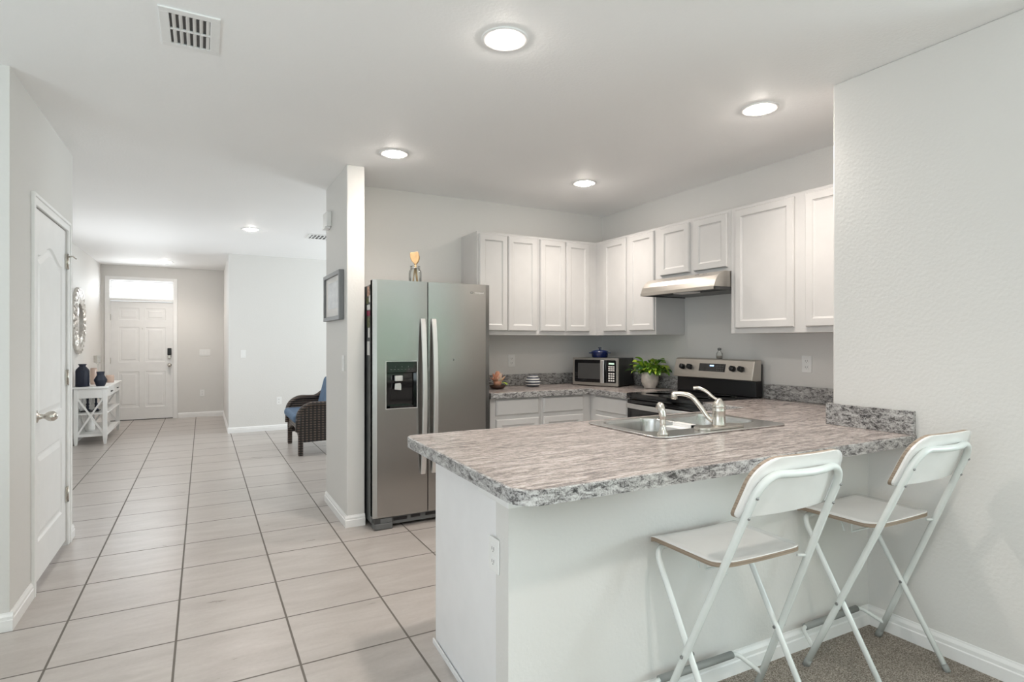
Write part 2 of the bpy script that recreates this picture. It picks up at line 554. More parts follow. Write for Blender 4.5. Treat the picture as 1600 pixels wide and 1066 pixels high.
def plate(mb, outer, holes, z0, z1):
    bm = bmesh.new(); loops = [outer] + holes
    for z in (z0, z1):
        es = []
        for lp in loops:
            vs = [bm.verts.new((p[0], p[1], z)) for p in lp]
            es += [bm.edges.new((vs[i], vs[(i + 1) % len(vs)])) for i in range(len(vs))]
        bmesh.ops.triangle_fill(bm, edges=es, use_beauty=True, use_dissolve=False)
    bm.verts.ensure_lookup_table(); bm.verts.index_update()
    n = len(bm.verts) // 2
    vs = [tuple(v.co) for v in bm.verts]; fs = [tuple(v.index for v in f.verts) for f in bm.faces]
    k = 0
    for lp in loops:
        m = len(lp)
        for i in range(m):
            j = (i + 1) % m
            fs.append((k + i, k + j, n + k + j, n + k + i))
        k += m
    bm.free()
    return mb.add(vs, fs)


CAB_PROF = [(0.0, 0.0), (0.0, 0.012), (0.006, 0.019), (0.048, 0.019), (0.052, 0.013), (0.060, 0.009), (0.062, 0.009)]
DRW_PROF = [(0.0, 0.0), (0.0, 0.008), (0.010, 0.019), (0.016, 0.019)]


def panel_at(mb, plane, u0, u1, z0, z1, prof=CAB_PROF):
    """plane: ('y', Y) faces -Y with u=x ; ('x', X) faces -X with u=y ; ('Y', Y) faces +Y"""
    k, c = plane
    if k == 'y': mb.rings((0, c, 0), (1, 0, 0), (0, 0, 1), (0, -1, 0), u0, u1, z0, z1, prof)
    elif k == 'Y': mb.rings((0, c, 0), (1, 0, 0), (0, 0, 1), (0, 1, 0), u0, u1, z0, z1, prof)
    else: mb.rings((c, 0, 0), (0, 1, 0), (0, 0, 1), (-1, 0, 0), u0, u1, z0, z1, prof)
    return mb


# ------------------------------------------------------------------ the shell
CZ = 2.597
struct(MB().box(-3.4, 5.4, -4.7, 11.7, -0.1, 0), 'floor', 'tile')
struct(MB().prism(rpoly([(0.93, -4.4), (5.18, -4.4), (5.18, 0.86), (2.74, 0.86), (2.74, 1.62), (0.93, 1.62)], 0), 'z', 0.0005, 0.011), 'floor_carpet', 'carpet')
struct(MB().box(-3.4, 5.4, -4.7, 11.7, CZ, CZ + 0.1), 'ceiling', 'ceil')
# closet block with the left door
LX = -0.781
mb = MB()
mb.box(-3.4, LX - 0.0, 3.406, 3.52, 0, CZ)                     # face towards the living room
mb.box(LX - 0.11, LX, 3.52, 3.83, 0, CZ); mb.box(LX - 0.11, LX, 4.65, 4.85, 0, CZ)
mb.box(LX - 0.11, LX, 3.83, 4.65, 2.05, CZ); mb.box(-1.47, LX - 0.11, 4.74, 4.85, 0, CZ)
struct(mb, 'wall_left', 'wall')
struct(MB().box(-1.60, -1.47, 4.74, 7.1, 0, CZ).box(-1.60, -1.47, 8.85, 11.44, 0, CZ).box(-1.60, -1.47, 7.1, 8.85, 0, 0.85).box(-1.60, -1.47, 7.1, 8.85, 2.05, CZ), 'wall_hall_left', 'wall')
mb = MB()
mb.box(-1.60, -1.354, 11.44, 11.58, 0, CZ); mb.box(-0.445, 0.33, 11.44, 11.58, 0, CZ)
mb.box(-1.354, -0.445, 11.44, 11.58, 2.35, CZ); mb.box(-1.354, -0.445, 11.44, 11.58, 2.01, 2.045)
struct(mb, 'wall_entry', 'wall')
struct(MB().box(0.33, 0.45, 9.18, 11.58, 0, CZ).box(0.45, 4.7, 9.18, 9.30, 0, CZ), 'wall_dining', 'wall')
mb = MB()
mb.box(4.5, 4.62, 3.5, 6.3, 0, CZ); mb.box(4.5, 4.62, 8.3, 9.18, 0, CZ); mb.box(4.5, 4.62, 6.3, 8.3, 0, 0.75); mb.box(4.5, 4.62, 6.3, 8.3, 2.15, CZ)
mb.box(3.7, 4.5, 4.80, 4.92, 0, CZ)
struct(mb, 'wall_dining_right', 'wall')
struct(MB().box(0.905, 1.033, 4.14, 4.92, 0, CZ), 'wall_partition', 'wall', bevel=0.008)
struct(MB().box(1.033, 3.70, 4.655, 4.92, 0, CZ), 'wall_kitchen_back', 'wall')
struct(MB().box(3.575, 3.70, 1.72, 4.655, 0, CZ), 'wall_kitchen_right', 'wall')
struct(MB().box(2.74, 5.35, 0.85, 1.72, 0, CZ), 'wall_right', 'wall', bevel=0.008)
struct(MB().box(5.2, 5.35, -4.6, -3.4, 0, CZ).box(5.2, 5.35, -1.0, 0.85, 0, CZ).box(5.2, 5.35, -3.4, -1.0, 0, 0.75).box(5.2, 5.35, -3.4, -1.0, 2.15, CZ), 'wall_living_right', 'wall')
mb = MB()
mb.box(-3.4, -2.45, -4.6, -4.45, 0, CZ); mb.box(0.25, 1.40, -4.6, -4.45, 0, CZ); mb.box(-2.45, 0.25, -4.6, -4.45, 2.08, CZ); mb.box(4.9, 5.35, -4.6, -4.45, 0, CZ); mb.box(1.40, 4.9, -4.6, -4.45, 2.08, CZ)
struct(mb, 'wall_back', 'wall')
mb = MB()
mb.box(-3.35, -3.2, -4.6, -1.8, 0, CZ); mb.box(-3.35, -3.2, 1.4, 3.41, 0, CZ); mb.box(-3.35, -3.2, -1.8, 1.4, 0, 0.75); mb.box(-3.35, -3.2, -1.8, 1.4, 2.15, CZ)
struct(mb, 'wall_living_left', 'wall')
# half wall under the peninsula counter
mb = MB().prism([(0.853, 1.595), (2.74, 1.55), (2.74, 1.70), (0.862, 1.70)], 'z', 0, 0.879)
struct(mb, 'wall_half', 'wall')
mb = MB().prism([(0.845, 1.583), (0.90, 1.582), (0.90, 1.595), (0.862, 1.60), (0.866, 1.83), (0.856, 1.83)], 'z', 0.80, 0.879)
struct(mb, 'trim_1', 'trim', bevel=0.004)


def baseboard(name, a, b, nrm, h=0.083, t=0.014):
    """a,b: floor points on the wall line; nrm: unit 2-D normal into the room"""
    a = Vector(a); b = Vector(b); n = Vector(nrm)
    prof = [(0, 0), (t, 0), (t, h * 0.60), (t * 0.72, h * 0.64), (t * 0.72, h * 0.80), (t * 0.3, h * 0.93), (t * 0.2, h), (0, h)]
    vs = []
    for p in (a, b):
        for d, z in prof: vs.append((p.x + n.x * d, p.y + n.y * d, z + 0.0))
    m = len(prof); fs = [tuple(range(m)), tuple(range(m, 2 * m))]
    for i in range(m): fs.append((i, (i + 1) % m, m + (i + 1) % m, m + i))
    return struct(MB().add(vs, fs), name, 'trim')


baseboard('baseboard_left', (LX, 3.406), (LX, 3.775), (1, 0))
baseboard('baseboard_left', (LX, 4.71), (LX, 4.85), (1, 0))
baseboard('baseboard_closet', (-3.2, 3.406), (LX + 0.014, 3.406), (0, -1))
baseboard('baseboard_hall', (-1.47, 4.85), (-1.47, 11.44), (1, 0))
baseboard('baseboard_entry', (-0.375, 11.44), (0.33, 11.44), (0, -1), 0.09)
baseboard('baseboard_corner', (0.33, 9.18), (0.33, 11.44), (-1, 0))
baseboard('baseboard_dining', (0.316, 9.18), (4.5, 9.18), (0, -1))
baseboard('baseboard_partition', (0.905, 4.14), (0.905, 4.92), (-1, 0))
baseboard('baseboard_post', (0.891, 4.14), (1.033, 4.14), (0, -1))
baseboard('baseboard_peninsula', (0.86, 1.5945), (2.74, 1.55), (0, -1), 0.10)
baseboard('baseboard_right', (2.74, 0.85), (2.74, 1.55), (-1, 0), 0.10)

# entry door ------------------------------------------------------------
DY = 11.44
mb = MB(); X0, X1 = -1.354, -0.445
mb.box(X0 + 0.003, X1 - 0.003, DY + 0.035, DY + 0.07, 0.012, 2.003)
cols = [(0.12, 0.41), (0.50, 0.79)]; rows = [(0.22, 0.82), (0.98, 1.57), (1.69, 1.89)]
xb = [0.003, 0.12, 0.41, 0.50, 0.79, 0.906]; zb = [0.012, 0.22, 0.82, 0.98, 1.57, 1.69, 1.89, 2.003]
G6 = [(0, 0.0), (0.012, -0.009), (0.030, -0.009), (0.050, -0.001)]
for i in range(5):
    for j in range(7):
        if i in (1, 3) and j in (1, 3, 5):
            mb.rings((X0, DY + 0.03, 0), (1, 0, 0), (0, 0, 1), (0, -1, 0), xb[i], xb[i + 1], zb[j], zb[j + 1], G6)
        else:
            mb.quad((X0 + xb[i], DY + 0.03, zb[j]), (X0 + xb[i + 1], DY + 0.03, zb[j]), (X0 + xb[i + 1], DY + 0.03, zb[j + 1]), (X0 + xb[i], DY + 0.03, zb[j + 1]))
d1 = struct(mb, 'door_1', 'door', fix=False); tag(d1, 'white six-panel front door at the end of the hallway', 'door', kind='structure')


def onp(p):  # builder helper: part of parent p
    return p


MB().box(-0.535, -0.475, DY + 0.005, DY + 0.03, 1.09, 1.215).obj('keypad_lock', 'black', d1, bevel=0.008)
MB().box(-0.53, -0.48, DY + 0.0, DY + 0.03, 1.03, 1.09).obj('lock_plate', 'nickel', d1, bevel=0.01)
MB().lathe([(0.032, 0), (0.032, -0.008), (0.012, -0.012), (0.012, -0.035), (0.027, -0.045), (0.03, -0.06), (0.02, -0.072), (0.001, -0.074)], (-0.505, DY + 0.03, 0.92), 20, 'y').obj('door_knob', 'nickel', d1)
MB().lathe([(0.007, 0), (0.007, -0.004), (0.001, -0.005)], (-0.9, DY + 0.03, 1.54), 12, 'y').obj('peephole', 'chrome', d1)
for hz in (1.73, 1.01, 0.25): MB().box(X0 - 0.006, X0 + 0.014, DY + 0.012, DY + 0.03, hz - 0.05, hz + 0.05).obj('hinge', 'nickel', d1)
mb = MB(); cw = 0.062
mb.box(X0 - cw, X0, DY - 0.018, DY, 0, 2.35 + cw); mb.box(X1, X1 + cw, DY - 0.018, DY, 0, 2.35 + cw); mb.box(X0, X1, DY - 0.018, DY, 2.35, 2.35 + cw)
mb.box(X0, X0 + 0.008, DY, DY + 0.13, 0, 2.35); mb.box(X1 - 0.008, X1, DY, DY + 0.13, 0, 2.35); mb.box(X0, X1, DY - 0.004, DY + 0.03, 2.008, 2.048)
struct(mb, 'trim_2', 'trim', bevel=0.004)
mb = MB(); mb.box(X0, X1, DY + 0.03, DY + 0.13, -0.0, 0.014); struct(mb, 'trim_3', 'fside')
w1 = struct(MB().box(X0 + 0.01, X1 - 0.01, DY + 0.10, DY + 0.105, 2.045, 2.35), 'window_1', 'pane')
mb = MB()
for a, b, c, d in ((X0 + 0.008, X1 - 0.008, 2.046, 2.062), (X0 + 0.008, X1 - 0.008, 2.332, 2.35), (X0 + 0.008, X0 + 0.024, 2.062, 2.332), (X1 - 0.024, X1 - 0.008, 2.062, 2.332)):
    mb.box(a, b, DY + 0.085, DY + 0.12, c, d)
mb.obj('window_frame', 'trim', w1)


def window_frame(name, axis, c, u0, u1, z0, z1, mull):
    mb = MB()
    def bx(a, b, p, q, t=0.035):
        if axis == 'x': mb.box(c - t, c + t, a, b, p, q)
        else: mb.box(a, b, c - t, c + t, p, q)
    w = 0.05
    bx(u0, u1, z0, z0 + w); bx(u0, u1, z1 - w, z1); bx(u0, u0 + w, z0, z1); bx(u1 - w, u1, z0, z1)
    for m in mull: bx(m - 0.03, m + 0.03, z0, z1, 0.025)
    g = MB()
    if axis == 'x': g.box(c - 0.003, c + 0.003, u0 + 0.02, u1 - 0.02, z0 + 0.02, z1 - 0.02)
    else: g.box(u0 + 0.02, u1 - 0.02, c - 0.003, c + 0.003, z0 + 0.02, z1 - 0.02)
    o = struct(g, name, 'pane'); mb.obj('window_frame', 'trim', o)
    return o


window_frame('added_window_2', 'x', 4.57, 6.3, 8.3, 0.75, 2.15, [7.3])  # invented opening for the dining fill
window_frame('added_window_7', 'x', 5.28, -3.4, -1.0, 0.75, 2.15, [-2.2])  # unseen opening, added with the fill for the left walls
window_frame('added_window_3', 'x', -3.28, -1.8, 1.4, 0.75, 2.15, [-0.2])  # invented opening behind the left upward fill
window_frame('added_window_4', 'y', -4.53, 1.40, 4.9, 0.0, 2.08, [3.15])  # invented patio opening, placed to show in the refrigerator's reflection
window_frame('added_window_5', 'y', -4.53, -2.45, 0.25, 0.0, 2.08, [-1.1])  # invented opening behind the rear upward fill
window_frame('added_window_6', 'x', -1.54, 7.1, 8.85, 0.85, 2.05, [8.0])  # hidden opening, added with the hall fill
mb = MB().box(-9, 11, -16, -4.6, -0.14, -0.1); M['lawn'] = plain('lawn_green', (0.12, 0.22, 0.06), 0.9, var=0.4, vscale=3)
struct(mb, 'ground_lawn', 'lawn')
hr = random.Random(5); mb = MB(); nx_, nz_ = 60, 14  # foliage added out of view: blocks the sky and greens the reflections
for i in range(nx_ + 1):
    for j in range(nz_ + 1):
        z = -0.12 + 4.2 * j / nz_ * (1 + 0.06 * sin(i * 0.9))
        mb.v.append((-9 + 20 * i / nx_, -9.5 + 0.5 * (j / nz_) ** 2 + hr.uniform(-0.18, 0.18), z))
w_ = nz_ + 1
for i in range(nx_):
    for j in range(nz_):
        a = i * w_ + j; mb.f.append((a, a + w_, a + w_ + 1, a + 1)); mb.sm.append(True)
k = len(mb.v)
for i in range(nx_ + 1):
    q = mb.v[i * w_ + nz_]; mb.v += [(q[0], -10.6, q[2] - 0.1), (q[0], -10.6, -0.12)]
for i in range(nx_):
    mb.f += [(i * w_ + nz_, (i + 1) * w_ + nz_, k + 2 * i + 2, k + 2 * i), (k + 2 * i, k + 2 * i + 2, k + 2 * i + 3, k + 2 * i + 1)]; mb.sm += [True, True]
M['sky_screen'] = plain('sky_screen_green', (0.07, 0.13, 0.045), 0.8, bumpy=0.8, bscale=12, var=0.5, vscale=5)
o = mb.obj('sky_screen', 'sky_screen', None); tag(o, 'unseen green foliage added to hide the sky in refrigerator reflections', 'sky_screen', kind='stuff')

# closet door -----------------------------------------------------------
Y0, Y1 = 3.832, 4.648; XD = LX - 0.004
mb = MB()
mb.box(XD - 0.035, XD - 0.010, Y0, Y1, 0.035, 2.045)
def arch(t): return 0.075 * (0.5 - 0.5 * cos(2 * pi * t)) ** 1.1 if 0 <= t <= 1 else 0
Dw = Y1 - Y0; px0, px1 = 0.105, Dw - 0.105
ub = [0.0, px0, px1, Dw]
zl = [0.035, 0.24, 0.72, 0.90, 1.76]
GP = [(0, 0.0), (0.010, -0.009), (0.022, -0.009), (0.05, -0.001)]
O = (XD, Y0, 0); U = (0, 1, 0); V = (0, 0, 1); Nn = (1, 0, 0)
def cell(a, b, c, d): mb.quad((XD, Y0 + a, c), (XD, Y0 + b, c), (XD, Y0 + b, d), (XD, Y0 + a, d))
cell(0, px0, 0.035, 2.045); cell(px1, Dw, 0.035, 2.045)
cell(px0, px1, 0.035, 0.24); cell(px0, px1, 0.72, 0.90)
mb.rings(O, U, V, Nn, px0, px1, 0.24, 0.72, GP)
mb.rings(O, U, V, Nn, px0, px1, 0.90, 1.80, GP, arch=arch, na=24)
for i in range(24):
    a = px0 + (px1 - px0) * i / 24; b = px0 + (px1 - px0) * (i + 1) / 24
    mb.quad((XD, Y0 + a, 1.80 + arch(i / 24)), (XD, Y0 + b, 1.80 + arch((i + 1) / 24)), (XD, Y0 + b, 2.045), (XD, Y0 + a, 2.045))
mb.quad((XD, Y0, 0.035), (XD - 0.035, Y0, 0.035), (XD - 0.035, Y0, 2.045), (XD, Y0, 2.045))
mb.quad((XD, Y1, 0.035), (XD - 0.035, Y1, 0.035), (XD - 0.035, Y1, 2.045), (XD, Y1, 2.045))
mb.quad((XD, Y0, 0.035), (XD, Y1, 0.035), (XD - 0.035, Y1, 0.035), (XD - 0.035, Y0, 0.035))
d2 = struct(mb, 'door_2', 'door', fix=False); tag(d2, 'white two-panel closet door with arched upper panel on the left', 'door', kind='structure')
kb = MB(); kb.lathe([(0.033, 0), (0.033, 0.006), (0.016, 0.012), (0.012, 0.03), (0.014, 0.038), (0.024, 0.05), (0.028, 0.062), (0.026, 0.078), (0.016, 0.09), (0.001, 0.094)], (XD, 3.90, 0.925), 24, 'x')
kb.obj('door_knob', 'nickel', d2)
for i, hz in enumerate((1.85, 1.095, 0.335)):
    h = MB().box(LX - 0.002, LX + 0.004, 4.628, 4.668, hz - 0.048, hz + 0.048); h.tube([(LX + 0.008, 4.650, hz - 0.05), (LX + 0.008, 4.650, hz + 0.05)], 0.006, 10)
    ho = h.obj('hinge', 'nickel', d2)
    if i == 0:
        MB().tube([(LX + 0.008, 4.65, hz + 0.03), (LX + 0.035, 4.64, hz + 0.035), (LX + 0.05, 4.66, hz + 0.022)], 0.005, 8).obj('door_stop', 'nickel', ho)
mb = MB(); cw = 0.058
def casing(mb, y0, y1, z0, z1):
    mb.box(LX, LX + 0.012, y0, y1, z0, z1)
casing(mb, 3.79, 3.83, 0, 2.05 + cw - 0.018); casing(mb, 4.652, 4.692, 0, 2.05 + cw - 0.018); casing(mb, 3.83, 4.652, 2.05, 2.05 + cw - 0.018)
mb.box(LX, LX + 0.018, 3.772, 3.79, 0, 2.05 + cw); mb.box(LX, LX + 0.018, 4.692, 4.71, 0, 2.05 + cw); mb.box(LX, LX + 0.018, 3.79, 4.692, 2.05 + cw - 0.018, 2.05 + cw)
struct(mb, 'trim_4', 'trim', bevel=0.003)

# ------------------------------------------------------------------ recessed lamps, vents, plates
def downlight(loc, label):
    t = thing('recessed_light', label, 'ceiling light', loc, 0, 'recessed ceiling lights', local=True)
    MB().lathe([(0.066, -0.001), (0.070, -0.004), (0.094, -0.006), (0.098, -0.004), (0.098, 0.0)], (0, 0, 0), 40).obj('trim_ring', 'trim', t, fix=False)
    MB().lathe([(0.001, -0.024), (0.025, -0.022), (0.045, -0.016), (0.060, -0.008), (0.066, -0.003)], (0, 0, 0), 24, smooth=True).obj('lens', 'lamp', t)
    sd = bpy.data.lights.new('downlight_beam', 'SPOT'); sd.energy = LAMP_W; sd.color = LAMP_C; sd.spot_size = radians(140); sd.spot_blend = 1.0; sd.shadow_soft_size = 0.05
    so = bpy.data.objects.new('downlight_beam', sd); COL.objects.link(so); so.parent = t; so.location = (0, 0, -0.05)
    return t


downs = [((1.113, 2.112), 'round recessed ceiling light nearest the camera, above the peninsula'),
         ((2.667, 2.084), 'round recessed ceiling light over the peninsula near the right wall'),
         ((1.136, 3.758), 'round recessed ceiling light in front of the refrigerator, beside the partition'),
         ((2.685, 3.731), 'round recessed ceiling light over the kitchen corner by the upper cabinets'),
         ((0.478, 7.06), 'round recessed ceiling light in the middle of the hallway'),
         ((-0.509, 10.60), 'small distant recessed ceiling light before the front door')]
d0 = None
for (x, y), lab in downs:
    if d0 is None: d0 = downlight((x, y, CZ), lab)
    else: dup(d0, (x, y, CZ), 0, lab)
for (x, y) in ((1.1, 0.1), (2.2, -1.9), (-1.2, -0.2), (-1.2, -2.6)):
    dup(d0, (x, y, CZ), 0, 'round recessed ceiling light of the living room behind the camera')


def vent(name, x0, x1, y0, y1, label, nx=6):
    t = thing(name, label, 'vent', ((x0 + x1) / 2, (y0 + y1) / 2, CZ))
    fw = 0.035
    mb = MB(); z0, z1 = CZ - 0.008, CZ - 0.0005
    mb.box(x0, x1, y0, y0 + fw, z0, z1); mb.box(x0, x1, y1 - fw, y1, z0, z1); mb.box(x0, x0 + fw, y0 + fw, y1 - fw, z0, z1); mb.box(x1 - fw, x1, y0 + fw, y1 - fw, z0, z1)
    ym = (y0 + y1) / 2; mb.box(x0 + fw, x1 - fw, ym - 0.006, ym + 0.006, z0, z1)
    mb.obj('frame', 'trim', t, bevel=0.002)
    MB().box(x0 + fw, x1 - fw, y0 + fw, y1 - fw, CZ - 0.0012, CZ - 0.0004).obj('backing', 'black', t)
    mb = MB(); w = (x1 - x0 - 2 * fw) / nx
    for a, b in ((y0 + fw, ym - 0.006), (ym + 0.006, y1 - fw)):
        for i in range(nx):
            xc = x0 + fw + w * (i + 0.5)
            mb.quad((xc - w * 0.12, a, CZ - 0.009), (xc + w * 0.42, a, CZ - 0.002), (xc + w * 0.42, b, CZ - 0.002), (xc - w * 0.12, b, CZ - 0.009))
    mb.obj('slats', 'trim', t)
    return t


vent('ceiling_vent', -0.150, 0.062, 2.51, 2.83, 'white slatted air vent in the ceiling at upper left')
vent('ceiling_vent', 1.10, 1.42, 7.02, 7.34, 'small white air vent in the dining ceiling, half hidden by the partition')


def wall_plate(name, kind, c, axis, label, w=0.072, h=0.115, cat=None):
    """axis: direction the plate faces: -x, -y"""
    t = thing(name, label, cat or ('outlet' if kind == 'outlet' else 'switch'), c)
    def b(mb, u0, u1, z0, z1, d0, d1):
        if axis == '-y': mb.box(c[0] + u0, c[0] + u1, c[1] - d1, c[1] - d0, c[2] + z0, c[2] + z1)
        else: mb.box(c[0] - d1, c[0] - d0, c[1] + u0, c[1] + u1, c[2] + z0, c[2] + z1)
        return mb
    b(MB(), -w / 2, w / 2, -h / 2, h / 2, 0, 0.006).obj('cover', 'plate', t, bevel=0.003)
    if kind == 'outlet':
        for s in (-1, 1):
            r = b(MB(), -0.017, 0.017, s * 0.021 - 0.014, s * 0.021 + 0.014, 0.006, 0.008).obj('socket', 'plate', t, bevel=0.001)
            m = MB(); b(m, -0.008, -0.005, s * 0.021 - 0.004, s * 0.021 + 0.007, 0.008, 0.0085); b(m, 0.005, 0.008, s * 0.021 - 0.004, s * 0.021 + 0.006, 0.008, 0.0085)
            b(m, -0.002, 0.002, s * 0.021 - 0.011, s * 0.021 - 0.007, 0.008, 0.0085); m.obj('slots', 'slot', r)
    else:
        n = max(1, round(w / 0.046) - 1 if w > 0.1 else 1)
        for i in range(n):
            u = (i - (n - 1) / 2) * 0.046
            b(MB(), u - 0.016, u + 0.016, -0.033, 0.033, 0.006, 0.010).obj('rocker', 'plate', t, bevel=0.002)
    return t


wall_plate('switch', 'switch', (0.032, 11.44, 1.13), '-y', 'wide white triple light switch beside the front door', w=0.17)
wall_plate('outlet', 'outlet', (-0.008, 11.44, 0.42), '-y', 'white wall outlet low beside the front door')
wall_plate('switch', 'switch', (0.519, 9.18, 1.146), '-y', 'white light switch on the dining wall above the wicker chair')
wall_plate('outlet', 'outlet', (1.006, 9.18, 0.44), '-y', 'white wall outlet low on the wall behind the wicker chair')
wall_plate('outlet', 'outlet', (2.521, 4.655, 1.15), '-y', 'white outlet on the kitchen back wall above the striped vase')
wall_plate('outlet', 'outlet', (3.575, 2.422, 1.176), '-x', 'white outlet on the kitchen side wall right of the range')
wall_plate('switch', 'switch', (0.905, 4.244, 1.17), '-x', 'white light switch on the partition below the framed picture')
wall_plate('outlet', 'outlet', (0.8585, 1.70, 0.617), '-x', 'white outlet on the white end panel of the peninsula')
t = thing('door_chime', 'white box mounted high on the partition above the framed picture', 'chime', (0.905, 4.76, 2.31))
MB().box(0.865, 0.905, 4.68, 4.84, 2.25, 2.37).obj('cover', 'plate', t, bevel=0.008)
MB().box(0.855, 0.9, 4.70, 4.82, 2.235, 2.25).obj('lower_lip', 'plate', t, bevel=0.003)

# framed picture
t = thing('framed_picture', 'grey framed pale print hanging on the partition wall', 'picture', (0.905, 4.535, 1.49))
mb = MB(); y0, y1, z0, z1, fw = 4.23, 4.84, 1.49, 1.855, 0.03
mb.box(0.868, 0.9045, y0, y0 + fw, z0, z1); mb.box(0.868, 0.9045, y1 - fw, y1, z0, z1); mb.box(0.868, 0.9045, y0 + fw, y1 - fw, z0, z0 + fw); mb.box(0.868, 0.9045, y0 + fw, y1 - fw, z1 - fw, z1)
mb.obj('frame', 'greyframe', t, bevel=0.002)
MB().box(0.885, 0.890, y0 + fw, y1 - fw, z0 + fw, z1 - fw).obj('mat_board', 'paper', t)
def print_mat():
    m, nt, b = new_mat('misty_print')
    f = noise(nt, mapping(nt, obj_co(nt), sc=(1, 3, 8)), 2.2, 5)
    L(nt, ramp(nt, f, [(0.3, (0.54, 0.55, 0.57)), (0.65, (0.70, 0.71, 0.72))]), b.inputs['Base Color']); return m
M['print'] = print_mat()
MB().box(0.8835, 0.885, y0 + 0.12, y1 - 0.12, z0 + 0.09, z1 - 0.07).obj('print', 'print', t)

# ------------------------------------------------------------------ cabinets
def upper(name, label, box, plane, doors, z0d, z1d):
    x0, x1, y0, y1, z0, z1 = box
    t = thing(name, label, 'cabinet', ((x0 + x1) / 2, (y0 + y1) / 2, z0), group='white upper kitchen cabinets')
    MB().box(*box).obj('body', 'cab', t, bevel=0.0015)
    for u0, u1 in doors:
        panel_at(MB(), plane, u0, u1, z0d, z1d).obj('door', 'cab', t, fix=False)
    return t


UB, UT = 1.385, 2.256
upper('upper_cabinet', 'tall white two-door wall cabinet next to the refrigerator', (2.018, 2.6195, 4.335, 4.653, UB, UT), ('y', 4.335), [(2.036, 2.304), (2.310, 2.597)], 1.42, 2.235)
upper('upper_cabinet', 'tall white two-door wall cabinet above the striped vase, in the corner', (2.6205, 3.573, 4.335, 4.653, UB, UT), ('y', 4.335), [(2.632, 2.897), (2.909, 3.168)], 1.42, 2.235)
upper('upper_cabinet', 'tall white two-door wall cabinet left of the range hood above the plant', (3.255, 3.573, 3.5295, 4.334, UB, UT), ('x', 3.255), [(3.893, 4.206), (3.540, 3.847)], 1.42, 2.235)
upper('upper_cabinet', 'short white two-door wall cabinet above the range hood', (3.255, 3.573, 2.7755, 3.5285, 1.825, UT), ('x', 3.255), [(3.157, 3.467), (2.800, 3.110)], 1.855, 2.235)
upper('upper_cabinet', 'wide white two-door wall cabinet right of the range hood', (3.255, 3.573, 1.723, 2.7745, UB, UT), ('x', 3.255), [(2.285, 2.732), (1.765, 2.208)], 1.42, 2.235)


def base_cab(name, label, box, plane, fronts, toe, group='white base cabinets'):
    x0, x1, y0, y1, z0, z1 = box
    t = thing(name, label, 'cabinet', ((x0 + x1) / 2, (y0 + y1) / 2, 0), group=group)
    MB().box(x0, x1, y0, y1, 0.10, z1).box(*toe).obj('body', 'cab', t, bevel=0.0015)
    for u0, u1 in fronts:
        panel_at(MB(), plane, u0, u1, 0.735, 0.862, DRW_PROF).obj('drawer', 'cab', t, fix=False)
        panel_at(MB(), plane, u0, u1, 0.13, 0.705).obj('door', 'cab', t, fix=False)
    return t


base_cab('base_cabinet', 'white base cabinet with one drawer, next to the refrigerator', (2.0, 2.4675, 4.05, 4.653, 0, 0.879), ('y', 4.05), [(2.049, 2.447)], (2.0, 2.4675, 4.12, 4.653, 0, 0.1))
base_cab('base_cabinet', 'white base cabinet with one drawer, below the microwave', (2.4685, 2.979, 4.05, 4.653, 0, 0.879), ('y', 4.05), [(2.49, 2.893)], (2.4685, 2.979, 4.12, 4.653, 0, 0.1))
base_cab('base_cabinet', 'white base cabinet with one drawer, left of the range', (2.980, 3.573, 3.522, 4.653, 0, 0.879), ('x', 2.980), [(3.545, 3.96)], (3.05, 3.573, 3.522, 4.653, 0, 0.1))
base_cab('base_cabinet', 'white base cabinet right of the range under the countertop', (2.980, 3.573, 2.376, 2.738, 0, 0.879), ('x', 2.980), [(2.42, 2.72)], (3.05, 3.573, 2.376, 2.738, 0, 0.1))
# peninsula cabinet run (open below the sink), with white end panel
t = thing('peninsula_cabinet', 'white peninsula cabinet with flat end panel under the countertop', 'cabinet', (1.8, 2.05, 0))
PW = [(0.866, 1.7015), (3.573, 1.7215), (3.573, 2.375), (0.912, 2.375)]
mb = MB(); mb.prism([(0.866, 1.7015), (0.890, 1.7015), (0.930, 2.375), (0.905, 2.375)], 'z', 0, 0.879)
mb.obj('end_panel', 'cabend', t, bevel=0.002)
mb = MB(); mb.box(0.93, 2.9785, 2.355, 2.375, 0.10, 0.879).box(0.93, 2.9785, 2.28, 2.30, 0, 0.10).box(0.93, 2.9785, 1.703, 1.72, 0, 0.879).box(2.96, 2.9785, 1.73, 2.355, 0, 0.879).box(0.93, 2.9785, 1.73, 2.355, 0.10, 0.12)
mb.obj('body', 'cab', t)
MB().prism([(0.857, 1.705), (0.862, 1.705), (0.8985, 2.378), (0.8925, 2.378)], 'z', 0.0, 0.02).obj('base_strip', 'cabend', t)
for u0, u1 in ((0.97, 1.36), (1.38, 1.62), (1.66, 2.09), (2.11, 2.53), (2.55, 2.93)):
    panel_at(MB(), ('Y', 2.375), u0, u1, 0.735, 0.862, DRW_PROF).obj('drawer', 'cab', t, fix=True)
    panel_at(MB(), ('Y', 2.375), u0, u1, 0.13, 0.705).obj('door', 'cab', t, fix=True)

